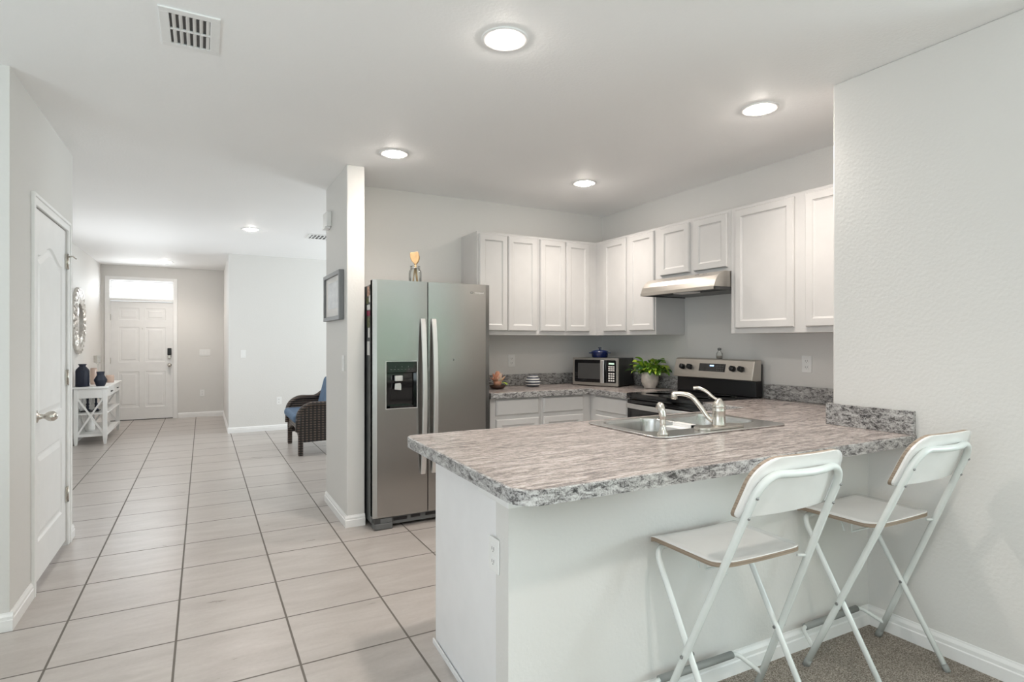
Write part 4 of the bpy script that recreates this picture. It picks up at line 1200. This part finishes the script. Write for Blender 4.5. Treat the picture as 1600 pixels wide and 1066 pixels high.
# potted plant
pxx, pyy = 3.435, 3.80
t = thing('potted_plant', 'leafy green plant in a pale glazed pot between microwave and range', 'plant', (pxx, pyy, CT1))
MB().lathe([(0.001, 0.001), (0.045, 0.001), (0.052, 0.006), (0.050, 0.014), (0.062, 0.028), (0.074, 0.06), (0.076, 0.09), (0.071, 0.125), (0.068, 0.142), (0.064, 0.142), (0.066, 0.120), (0.001, 0.118)], (pxx, pyy, CT1), 36).obj('pot', 'pot', t)
MB().lathe([(0.001, 0.121), (0.065, 0.121), (0.065, 0.1185)], (pxx, pyy, CT1), 24).obj('soil', 'soil', t)
def leafmesh(mb, base, dirv, L_, W_, droop, twist=0):
    d = Vector(dirv); h = Vector((d.x, d.y, 0)).normalized(); sd = Vector((-h.y, h.x, 0))
    n = 7; k = len(mb.v); p = Vector(base); ang = math.atan2(d.z, Vector((d.x, d.y, 0)).length)
    for i in range(n + 1):
        u = i / n; w = W_ * (sin(pi * min(1, u * 0.97 + 0.03)) ** 0.8) * (1 - 0.3 * u)
        a = ang - droop * u
        f = h * cos(a) + Vector((0, 0, 1)) * sin(a); up = -h * sin(a) + Vector((0, 0, 1)) * cos(a)
        ss = sd * cos(twist) + up * sin(twist)
        mb.v += [tuple(p - ss * w / 2 + up * w * 0.14), tuple(p), tuple(p + ss * w / 2 + up * w * 0.14)]
        p = p + f * (L_ / n)
    for i in range(n):
        a = k + i * 3
        mb.f += [(a, a + 1, a + 4, a + 3), (a + 1, a + 2, a + 5, a + 4)]; mb.sm += [True, True]
rnd = random.Random(12)
lf = {'leaf': MB(), 'leaf2': MB(), 'leafd': MB()}; stems = MB()
for i in range(115):
    a = rnd.uniform(0, 2 * pi); el = rnd.uniform(0.2, 1.35)
    r0 = rnd.uniform(0.0, 0.05); b = Vector((pxx + r0 * cos(a), pyy + r0 * sin(a), CT1 + 0.12))
    sl = rnd.uniform(0.05, 0.13)
    e = b + Vector((cos(a) * cos(el), sin(a) * cos(el), sin(el))) * sl
    if e.x > 3.50: e.x = 3.50
    stems.tube([b, (b + e) / 2 + Vector((0, 0, 0.01)), e], 0.0018, 5)
    dv = (cos(a) * cos(el * 0.7), sin(a) * cos(el * 0.7), sin(el * 0.7))
    LL = rnd.uniform(0.055, 0.088)
    if e.x + dv[0] * LL > 3.545: dv = (-abs(dv[0]) * 0.3, dv[1], dv[2])
    leafmesh(lf[rnd.choice(['leaf', 'leaf', 'leaf2', 'leaf2', 'leafd'])], e, dv, LL, rnd.uniform(0.030, 0.046), rnd.uniform(0.9, 1.9), rnd.uniform(-0.6, 0.6))
stems.obj('stems', 'leaf', t)
for nm, k in (('leaf', 'foliage'), ('leaf2', 'light_foliage'), ('leafd', 'dark_foliage')):
    o = lf[nm].obj(k, nm, t, fix=False)

# striped vase
t = thing('striped_vase', 'low dark and white striped vase on the back countertop', 'vase', (2.625, 4.44, CT1))
vp = [(0.040, 0.0), (0.055, 0.004), (0.066, 0.02), (0.070, 0.038), (0.067, 0.056), (0.060, 0.074), (0.050, 0.090), (0.042, 0.098), (0.042, 0.104), (0.036, 0.104), (0.036, 0.098), (0.001, 0.09)]
MB().lathe(vp, (2.625, 4.44, CT1 + 0.0005), 36).obj('body', 'stripe', t)
for z0, z1 in ((0.018, 0.026), (0.042, 0.050), (0.064, 0.073), (0.088, 0.105)):
    rr = []
    for z in (z0, (z0 + z1) / 2, z1):
        for (ra, za), (rb, zb_) in zip(vp[:9], vp[1:9]):
            if za <= z <= zb_: rr.append((ra + (rb - ra) * (z - za) / max(1e-6, zb_ - za) + 0.0012, z)); break
    if len(rr) < 2: continue
    MB().lathe([(rr[0][0] - 0.002, rr[0][1])] + rr + [(rr[-1][0] - 0.002, rr[-1][1])], (2.625, 4.44, CT1 + 0.0005), 36).obj('white_band', 'white', t)
# flower ornament
qx, qy = 2.225, 4.36
t = thing('flower_ornament', 'peach flower ornament in a dark bowl beside the refrigerator', 'ornament', (qx, qy, CT1))
MB().lathe([(0.03, 0.001), (0.055, 0.006), (0.068, 0.022), (0.070, 0.034), (0.062, 0.034), (0.058, 0.02), (0.001, 0.012)], (qx, qy, CT1), 28).obj('bowl', 'brown', t)
pm, cm = MB(), MB(); rnd = random.Random(4)
for ring, (nn, el, LL) in enumerate(((8, 0.35, 0.088), (7, 0.75, 0.085), (5, 1.15, 0.080))):
    for i in range(nn):
        a = 2 * pi * (i + ring * 0.5) / nn
        leafmesh(pm if (i + ring) % 3 else cm, (qx + 0.01 * cos(a), qy + 0.01 * sin(a), CT1 + 0.055 + ring * 0.012), (cos(a) * cos(el), sin(a) * cos(el), sin(el)), LL, 0.055, -0.9)
pm.obj('petals', 'peach', t, fix=False); cm.obj('pale_petals', 'cream', t, fix=False)
MB().ball((qx, qy, CT1 + 0.055), 0.036).obj('flower_base', 'peach', t)
lm = MB()
for i in range(7):
    a = -1.0 + i * 0.35; leafmesh(lm, (qx + 0.045 * cos(a), qy + 0.045 * sin(a), CT1 + 0.05), (cos(a), sin(a), 0.3), 0.055, 0.028, 1.3)
lm.obj('leaves', 'leaf2', t, fix=False)

# ------------------------------------------------------------------ bar stools
def stool(label, loc, rz):
    t = thing('bar_stool', label, 'bar stool', loc, rz, 'white folding bar stools', local=True)
    A0, A1 = 0.079, -0.418
    C0, C1 = -0.217, 0.576
    def bu(z): return 0.250 - 0.076 * min(z, 0.62) - 0.06 * max(0, z - 0.62)
    def bv(z): return A0 + A1 * z
    # back frame: inverted U through the backrest
    ptsL = [(-bu(z), bv(z), z) for z in (0.013, 0.2, 0.4, 0.6, 0.75, 0.86)]
    zt = 0.932; r_ = 0.07; ut = bu(0.9)
    arc = []
    for i in range(1, 9):
        q = pi / 2 * i / 8
        arc.append((-(ut - r_ + r_ * cos(q)), 0.86 + (zt - 0.86) * sin(q)))
    top = [(u, bv(z), z) for u, z in arc]
    bow = [(u, bv(zt) - 0.022 * (1 - (u / (ut - r_)) ** 2), zt) for u in (-0.06, 0.0, 0.06)]
    mir = [(-u, v, z) for u, v, z in reversed(ptsL + top)]
    MB().tube(ptsL + top + bow + mir, 0.0120, 14).obj('back_frame', 'tube', t)
    # front frame
    fu = 0.205; zt2 = 0.592
    def fv(z): return C0 + C1 * z
    pl = [(-fu, fv(z), z) for z in (0.012, 0.3, 0.5, 0.55)]
    ar = [(-(fu - 0.04 + 0.04 * cos(pi / 2 * i / 6)), fv(0.55 + (zt2 - 0.55) * sin(pi / 2 * i / 6)), 0.55 + (zt2 - 0.55) * sin(pi / 2 * i / 6)) for i in range(1, 7)]
    MB().tube(pl + ar + [(-u, v, z) for u, v, z in reversed(pl + ar)], 0.0105, 12).obj('front_frame', 'tube', t)
    # seat
    def seat_outline(g=0.0):
        return rpoly([(-0.192 + g, -0.172 + g), (0.192 - g, -0.172 + g), (0.203 - g, 0.165 - g), (-0.203 + g, 0.165 - g)], [0.06, 0.06, 0.025, 0.025], 6)
    def slab(g, z0, z1):
        # plan outline swept on a gently dished, front-rolled sheet
        ys = [-0.172 + 0.337 * i / 14 for i in range(15)]; xs = 12
        ol = seat_outline(g); mb = MB()
        def zoff(u, v):
            e = 0.0
            if v > 0.125: e -= ((v - 0.125) / 0.04) ** 2 * 0.014
            if v < -0.10: e += ((-0.10 - v) / 0.07) ** 2 * 0.008
            e -= 0.004 * (1 - (u / 0.2) ** 2)
            return e
        def halfw(v):
            lo = 0
            # intersect outline at v
            best = 0
            for i in range(len(ol)):
                a, b = ol[i], ol[(i + 1) % len(ol)]
                if (a[1] - v) * (b[1] - v) <= 0 and abs(a[1] - b[1]) > 1e-9:
                    x = a[0] + (b[0] - a[0]) * (v - a[1]) / (b[1] - a[1]); best = max(best, abs(x))
            return best
        ymin = min(p[1] for p in ol) + 1e-4; ymax = max(p[1] for p in ol) - 1e-4
        vv = [ymin + (ymax - ymin) * (0.5 - 0.5 * cos(pi * i / 20)) for i in range(21)]
        rows = []
        for zz in (z0, z1):
            for v in vv:
                hw = halfw(v)
                for j in range(xs + 1):
                    u = -hw + 2 * hw * j / xs; mb.v.append((u, v, zz + zoff(u, v)))
        w = xs + 1; n = len(vv)
        for i in range(n - 1):
            for j in range(xs):
                a = i * w + j; mb.f += [(a, a + w, a + w + 1, a + 1), (n * w + a, n * w + a + 1, n * w + a + w + 1, n * w + a + w)]; mb.sm += [True, True]
        for i in range(n - 1):
            for j in (0, xs):
                a = i * w + j; mb.f.append((a, a + w, n * w + a + w, n * w + a)); mb.sm.append(False)
        for i in (0, n - 1):
            for j in range(xs):
                a = i * w + j; mb.f.append((a, a + 1, n * w + a + 1, n * w + a)); mb.sm.append(False)
        return mb
    so = slab(0, 0.611, 0.6255).obj('seat', 'ply', t)
    slab(0.0005, 0.6255, 0.6285).obj('seat_surface', 'stoolwhite', so)
    # backrest
    def back(w0, th0, th1, g, zb0=0.792, zt0=0.985):
        mb = MB(); H = zt0 - zb0; ol = rpoly([(-w0 + g, 0 + g), (w0 - g, 0 + g), (w0 - g - 0.012, H - g), (-w0 + g + 0.012, H - g)], [0.02, 0.02, 0.085, 0.085], 8)
        def hw(z):
            best = 0
            for i in range(len(ol)):
                a, b = ol[i], ol[(i + 1) % len(ol)]
                if (a[1] - z) * (b[1] - z) <= 0 and abs(a[1] - b[1]) > 1e-9:
                    best = max(best, abs(a[0] + (b[0] - a[0]) * (z - a[1]) / (b[1] - a[1])))
            return best
        zz = [g + 1e-4 + (H - 2 * g - 2e-4) * (0.5 - 0.5 * cos(pi * i / 18)) for i in range(19)]; xs = 14
        for th in (th0, th1):
            for z in zz:
                h_ = hw(z)
                for j in range(xs + 1):
                    u = -h_ + 2 * h_ * j / xs
                    v = bv(zb0 + z) + 0.016 + th - 0.022 * (1 - (u / w0) ** 2) + 0.006
                    mb.v.append((u, v, zb0 + z))
        w = xs + 1; n = len(zz)
        for i in range(n - 1):
            for j in range(xs):
                a = i * w + j; mb.f += [(a, a + 1, a + w + 1, a + w), (n * w + a, n * w + a + w, n * w + a + w + 1, n * w + a + 1)]; mb.sm += [True, True]
            for j in (0, xs):
                a = i * w + j; mb.f.append((a, a + w, n * w + a + w, n * w + a)); mb.sm.append(False)
        for i in (0, n - 1):
            for j in range(xs):
                a = i * w + j; mb.f.append((a, a + 1, n * w + a + 1, n * w + a)); mb.sm.append(False)
        return mb
    bo = back(0.212, 0.008, 0.020, 0).obj('backrest', 'ply', t)
    back(0.212, 0.0, 0.008, 0.0008).obj('backrest_shell', 'stoolwhite', bo)
    back(0.212, 0.020, 0.0215, 0.0012).obj('backrest_face', 'stoolwhite', bo)
    # footrest with grey sleeve
    z0 = 0.075; fa = [(-bu(z0) + 0.004, bv(z0), z0), (-bu(z0) + 0.022, bv(z0) + 0.035, z0 + 0.018), (-0.200, bv(z0) + 0.075, z0 + 0.038), (-0.165, bv(z0) + 0.085, z0 + 0.04)]
    fa = spline(fa, 5); fb = [(-u, v, z) for u, v, z in reversed(fa)]
    fo_ = MB().tube(fa + fb, 0.0085, 12).obj('footrest', 'tube', t)
    v9, z9 = bv(z0) + 0.085, z0 + 0.04
    MB().tube([(-0.180, v9, z9), (0.180, v9, z9)], 0.0135, 14).obj('sleeve', 'sleeve', fo_)
    # pivots, screws, seat rods
    pz = 0.298; pv = bv(pz)
    sc = MB()
    for s_ in (-1, 1):
        for z in (0.80, 0.865):
            sc.ball((s_ * bu(z), bv(z) - 0.0125, z), 0.005, 10, 6)
        sc.tube([(s_ * (bu(pz) + 0.014), pv, pz), (s_ * (bu(pz) + 0.017), pv, pz)], 0.006, 10)
        sc.tube([(s_ * (fu - 0.014), pv, pz), (s_ * (fu - 0.010), pv, pz)], 0.006, 10)
    sc.obj('screws', 'screw', t)
    rod = MB()
    zs = 0.596
    for s_ in (-1, 1): rod.tube([(s_ * 0.165, bv(zs) + 0.012, zs + 0.002), (s_ * bu(zs), bv(zs), zs)], 0.005, 8)
    rod.tube([(-0.12, 0.0, 0.55), (-0.12, 0.02, 0.603)], 0.0035, 6); rod.tube([(-0.12, -0.03, 0.555), (0.12, -0.03, 0.555)], 0.0035, 6); rod.tube([(-0.12, -0.03, 0.555), (-0.12, -0.03, 0.605)], 0.0035, 6); rod.tube([(0.12, -0.03, 0.555), (0.12, -0.03, 0.605)], 0.0035, 6)
    for s_ in (-1, 1): rod.tube([(s_ * fu, pv, pz), (s_ * bu(pz), pv, pz)], 0.005, 8)
    rod.obj('cross_rods', 'tube', t)
    for s_ in (-1, 1):
        MB().tube([(s_ * bu(0.0), bv(0.0), 0.0), (s_ * bu(0.03), bv(0.03), 0.03)], 0.0135, 12).obj('foot_cap', 'sleeve', t)
        MB().tube([(s_ * fu, fv(0.0), 0.0), (s_ * fu, fv(0.025), 0.025)], 0.012, 12).obj('foot_cap', 'sleeve', t)
    return t


st = stool('white folding bar stool nearer the camera, left of the pair at the counter', (1.602, 1.393, 0.011), -0.033)
dup(st, (2.408, 1.386, 0.011), -0.014, 'white folding bar stool closest to the right wall at the counter')

# ------------------------------------------------------------------ console table in the hall
cx0, cx1, cy0, cy1, cz = -1.44, -1.09, 8.985, 10.32, 0.745
t = thing('console_table', 'white console table with crossed end braces by the hallway wall', 'console table', ((cx0 + cx1) / 2, (cy0 + cy1) / 2, 0))
MB().box(cx0 - 0.02, cx1 + 0.02, cy0 - 0.02, cy1 + 0.02, cz - 0.022, cz).obj('tabletop', 'console', t, bevel=0.004)
lw = 0.045
for (x, y) in ((cx0, cy0), (cx1 - lw, cy0), (cx0, cy1 - lw), (cx1 - lw, cy1 - lw)):
    mb = MB(); mb.box(x, x + lw, y, y + lw, 0.09, cz - 0.022)
    cxm = x + lw / 2; cym = y + lw / 2
    vs = [(cxm + a * q, cym + b * q, z) for q, z in ((0.014, 0.0), (lw / 2, 0.09)) for a, b in ((-1, -1), (1, -1), (1, 1), (-1, 1))]
    mb.add(vs, [(0, 1, 2, 3), (4, 5, 6, 7), (0, 1, 5, 4), (1, 2, 6, 5), (2, 3, 7, 6), (3, 0, 4, 7)])
    mb.obj('leg', 'console', t, bevel=0.002)
MB().box(cx0 + lw, cx1 - lw, cy0 + 0.005, cy0 + 0.025, 0.60, cz - 0.022).box(cx0 + lw, cx1 - lw, cy1 - 0.025, cy1 - 0.005, 0.60, cz - 0.022).box(cx0 + 0.005, cx0 + 0.025, cy0 + lw, cy1 - lw, 0.60, cz - 0.022).box(cx1 - 0.025, cx1 - 0.012, cy0 + lw, cy1 - lw, 0.60, cz - 0.022).obj('apron', 'console', t)
for i in range(2):
    a = cy0 + lw + 0.01 + i * 0.625; b = a + 0.605
    dw = MB().box(cx1 - 0.012, cx1 + 0.003, a, b, 0.615, cz - 0.03).obj('drawer', 'console', t, bevel=0.003)
    MB().box(cx1 + 0.003, cx1 + 0.02, (a + b) / 2 - 0.05, (a + b) / 2 + 0.05, 0.655, 0.668).obj('handle', 'black', dw, bevel=0.003)
MB().box(cx0 + 0.005, cx1 - 0.005, cy0 + 0.02, cy1 - 0.02, 0.388, 0.405).obj('shelf', 'console', t)
MB().box(cx0 + 0.005, cx1 - 0.005, cy0 + 0.02, cy1 - 0.02, 0.105, 0.135).obj('shelf', 'console', t)
for yy in (cy0 + 0.02, cy1 - 0.02):
    mb = MB(); mb.bar((cx0 + lw - 0.005, yy, 0.14), (cx1 - lw + 0.005, yy, 0.60), 0.02, 0.022, (0, 1, 0)); mb.bar((cx0 + lw - 0.005, yy + 0.001, 0.60), (cx1 - lw + 0.005, yy + 0.001, 0.14), 0.02, 0.022, (0, 1, 0)); mb.obj('cross_brace', 'console', t)
mb = MB(); xx = cx0 + 0.015
mb.bar((xx, cy0 + lw, 0.14), (xx, cy0 + 0.65, 0.60), 0.018, 0.022, (1, 0, 0)); mb.bar((xx, cy0 + lw, 0.60), (xx, cy0 + 0.65, 0.14), 0.018, 0.022, (1, 0, 0))
mb.bar((xx, cy0 + 0.69, 0.14), (xx, cy1 - lw, 0.60), 0.018, 0.022, (1, 0, 0)); mb.bar((xx, cy0 + 0.69, 0.60), (xx, cy1 - lw, 0.14), 0.018, 0.022, (1, 0, 0)); mb.obj('back_brace', 'console', t)
rib = lambda a, z: 1 + 0.025 * abs(sin(a * 14))
o = MB().lathe([(0.001, 0), (0.070, 0), (0.073, 0.006), (0.073, 0.20), (0.066, 0.222), (0.034, 0.262), (0.034, 0.270), (0.046, 0.290), (0.042, 0.290), (0.001, 0.27)], (-1.362, 9.09, cz + 0.0005), 84, mod=rib).obj('tall_vase', 'navy', None)
tag(o, 'tall dark navy ribbed vase on the console table', 'vase')
o = MB().lathe([(0.001, 0), (0.042, 0), (0.048, 0.006), (0.070, 0.07), (0.070, 0.085), (0.038, 0.145), (0.038, 0.15), (0.044, 0.188), (0.040, 0.188), (0.001, 0.16)], (-1.175, 9.12, cz + 0.0005), 64, mod=rib).obj('round_vase', 'navy', None)
tag(o, 'short round dark navy vase on the console table', 'vase')
o = MB().lathe([(0.001, 0), (0.035, 0), (0.042, 0.03), (0.042, 0.19), (0.036, 0.22), (0.030, 0.20), (0.001, 0.19)], (-1.30, 9.50, cz + 0.0005), 24).obj('glass_holder', 'amber', None)
tag(o, 'pale amber glass cylinder between the two navy vases', 'candle holder')
o = MB().lathe([(0.001, 0), (0.045, 0), (0.050, 0.02), (0.050, 0.10), (0.046, 0.105), (0.046, 0.02), (0.001, 0.01)], (-1.16, 9.85, cz + 0.0005), 24).obj('glass_cup', 'amber', None)
tag(o, 'pale amber glass cup behind the round navy vase', 'candle holder')
t = thing('candle_stand', 'tall glass-stemmed candle stand with silvered cup on the console table', 'candle holder', (-1.30, 9.85, cz))
MB().lathe([(0.001, 0.0005), (0.045, 0.0005), (0.045, 0.008), (0.010, 0.02), (0.008, 0.08), (0.016, 0.10), (0.008, 0.12), (0.007, 0.25), (0.014, 0.27), (0.03, 0.285)], (-1.30, 9.85, cz), 20).obj('stem', 'glass', t)
MB().lathe([(0.001, 0.286), (0.045, 0.286), (0.05, 0.29), (0.05, 0.385), (0.046, 0.385), (0.046, 0.30), (0.001, 0.295)], (-1.30, 9.85, cz), 8, smooth=False).obj('cup', 'silver', t)
for (x, y, lab) in ((-1.33, 9.25, 'navy turned candlestick on the console shelf, nearer the wall'), (-1.245, 9.29, 'navy turned candlestick on the console shelf, away from the wall')):
    o = MB().lathe([(0.032, 0), (0.030, 0.012), (0.012, 0.022), (0.018, 0.05), (0.012, 0.065), (0.020, 0.08), (0.012, 0.10), (0.014, 0.15), (0.020, 0.165), (0.020, 0.18), (0.001, 0.182)], (x, y, 0.4180), 20).obj('candlestick', 'navy', None)
    tag(o, lab, 'candlestick')
o = MB().box(-1.40, -1.20, 9.18, 9.36, 0.4055, 0.4175).obj('tray', 'black', None, bevel=0.004); tag(o, 'small dark tray under the navy candlesticks', 'tray')
o = MB().lathe([(0.001, 0), (0.05, 0), (0.058, 0.03), (0.055, 0.12), (0.028, 0.16), (0.026, 0.20), (0.032, 0.21), (0.001, 0.19)], (-1.32, 9.35, 0.1355), 24).obj('white_bottle', 'white', None); tag(o, 'white ceramic bottle on the bottom shelf of the console', 'vase')

# round mirror
MC = (-1.4695, 9.43, 1.602)
t = thing('round_mirror', 'round mirror with silvered wavy frame on the hallway wall', 'mirror', MC)
mb = MB(); seg = 108; rad = [0.235, 0.245, 0.30, 0.352, 0.40, 0.438, 0.445]
wv = [0.0, 0.05, -0.035, 0.05, -0.035, 0.04, 0.04]
for ri, r in enumerate(rad):
    for j in range(seg):
        a = 2 * pi * j / seg + wv[ri]
        h = 0.022 + (0.016 if j % 4 in (0, 1) else 0.0)
        if ri in (0, 6): h = 0.030
        mb.v.append((MC[0] + h, MC[1] + r * cos(a), MC[2] + r * sin(a)))
for j in range(seg):
    a = 2 * pi * j / seg + wv[-1]; mb.v.append((MC[0] + 0.001, MC[1] + 0.445 * cos(a), MC[2] + 0.445 * sin(a)))
for j in range(seg):
    a = 2 * pi * j / seg; mb.v.append((MC[0] + 0.001, MC[1] + 0.235 * cos(a), MC[2] + 0.235 * sin(a)))
nr = len(rad)
for ri in range(nr):
    for j in range(seg):
        j2 = (j + 1) % seg; mb.f.append((ri * seg + j, ri * seg + j2, (ri + 1) * seg + j2, (ri + 1) * seg + j)); mb.sm.append(False)
for j in range(seg):
    j2 = (j + 1) % seg; mb.f.append((j, j2, (nr + 1) * seg + j2, (nr + 1) * seg + j)); mb.sm.append(False)
fo = mb.obj('frame', 'silver', t)
gr = MB()
for j in range(0, seg, 4):
    pts = []
    for ri in range(1, 6):
        a = 2 * pi * (j + 2.5) / seg + wv[ri]; r = rad[ri]; pts.append((MC[0] + 0.0245, MC[1] + r * cos(a), MC[2] + r * sin(a)))
    gr.tube(pts, 0.0045, 5)
gr.obj('grooves', 'silverd', fo)
MB().lathe([(0.001, 0.018), (0.236, 0.018), (0.236, 0.010)], MC, 64, 'x').obj('glass', 'mirror', t)

# ------------------------------------------------------------------ wicker armchair
t = thing('wicker_armchair', 'dark wicker armchair with blue cushions behind the partition', 'armchair', (1.4, 7.45, 0))
ax0, ax1, ay0, ay1 = 0.97, 1.56, 6.95, 7.93
for (x, y) in ((ax0, ay0), (ax0, ay1 - 0.055), (ax1 - 0.055, ay0), (ax1 - 0.055, ay1 - 0.055)):
    MB().box(x, x + 0.055, y, y + 0.055, 0.0, 0.30).obj('leg', 'wicker', t, bevel=0.01)
def sidepanel(y0, y1):
    top = [(ax0 + 0.0, 0.28), (ax0 + 0.005, 0.44)]
    for i in range(9):
        q = pi - pi / 2 * i / 8
        top.append((ax0 + 0.19 + 0.185 * cos(q), 0.44 + 0.155 * sin(q)))
    top += [(ax0 + 0.28, 0.592), (ax0 + 0.36, 0.60), (ax1 - 0.12, 0.68), (ax1 + 0.05, 0.17), (ax0 + 0.5, 0.165), (ax0 + 0.05, 0.155)]
    return MB().prism(top, 'y', y0, y1), top
for a, b in ((ay0 + 0.005, ay0 + 0.045), (ay1 - 0.045, ay1 - 0.005)):
    mb, top = sidepanel(a, b); so = mb.obj('arm_panel', 'wicker', t)
    pts = [(p[0], (a + b) / 2, p[1]) for p in top[:14]]
    MB().tube(spline(pts, 3), 0.032, 10).obj('arm_roll', 'wicker', so)
mb = MB()
fpoly = [(ay0 + 0.05, 0.40), (ay1 - 0.05, 0.40), (ay1 - 0.05, 0.20)]
for i in range(11):
    u = i / 10; fpoly.append((ay1 - 0.07 - (ay1 - ay0 - 0.14) * u, 0.20 + 0.09 * sin(pi * u)))
fpoly.append((ay0 + 0.05, 0.20))
mb.prism(fpoly, 'x', ax0 + 0.01, ax0 + 0.045); mb.obj('front_panel', 'wicker', t)
MB().box(ax0 + 0.045, ax1 + 0.02, ay0 + 0.045, ay1 - 0.045, 0.32, 0.37).obj('seat_deck', 'wicker', t)
mb = MB().prism([(ax1 - 0.08, 0.30), (ax1 + 0.0, 0.30), (ax1 + 0.06, 0.92), (ax1 - 0.01, 0.93)], 'y', ay0 + 0.045, ay1 - 0.045); mb.obj('back_panel', 'wicker', t, bevel=0.02)
MB().box(ax0 - 0.05, ax1 - 0.1, ay0 + 0.055, ay1 - 0.055, 0.371, 0.475).obj('seat_cushion', 'cushion', t, bevel=0.045, seg=5)
mb = MB().prism([(1.32, 0.48), (1.44, 0.48), (1.54, 0.86), (1.42, 0.88)], 'y', ay0 + 0.07, ay1 - 0.07); mb.obj('back_cushion', 'cushion', t, bevel=0.05, seg=5)

# clean helper properties
for o in bpy.data.objects:
    if '_org' in o: del o['_org']
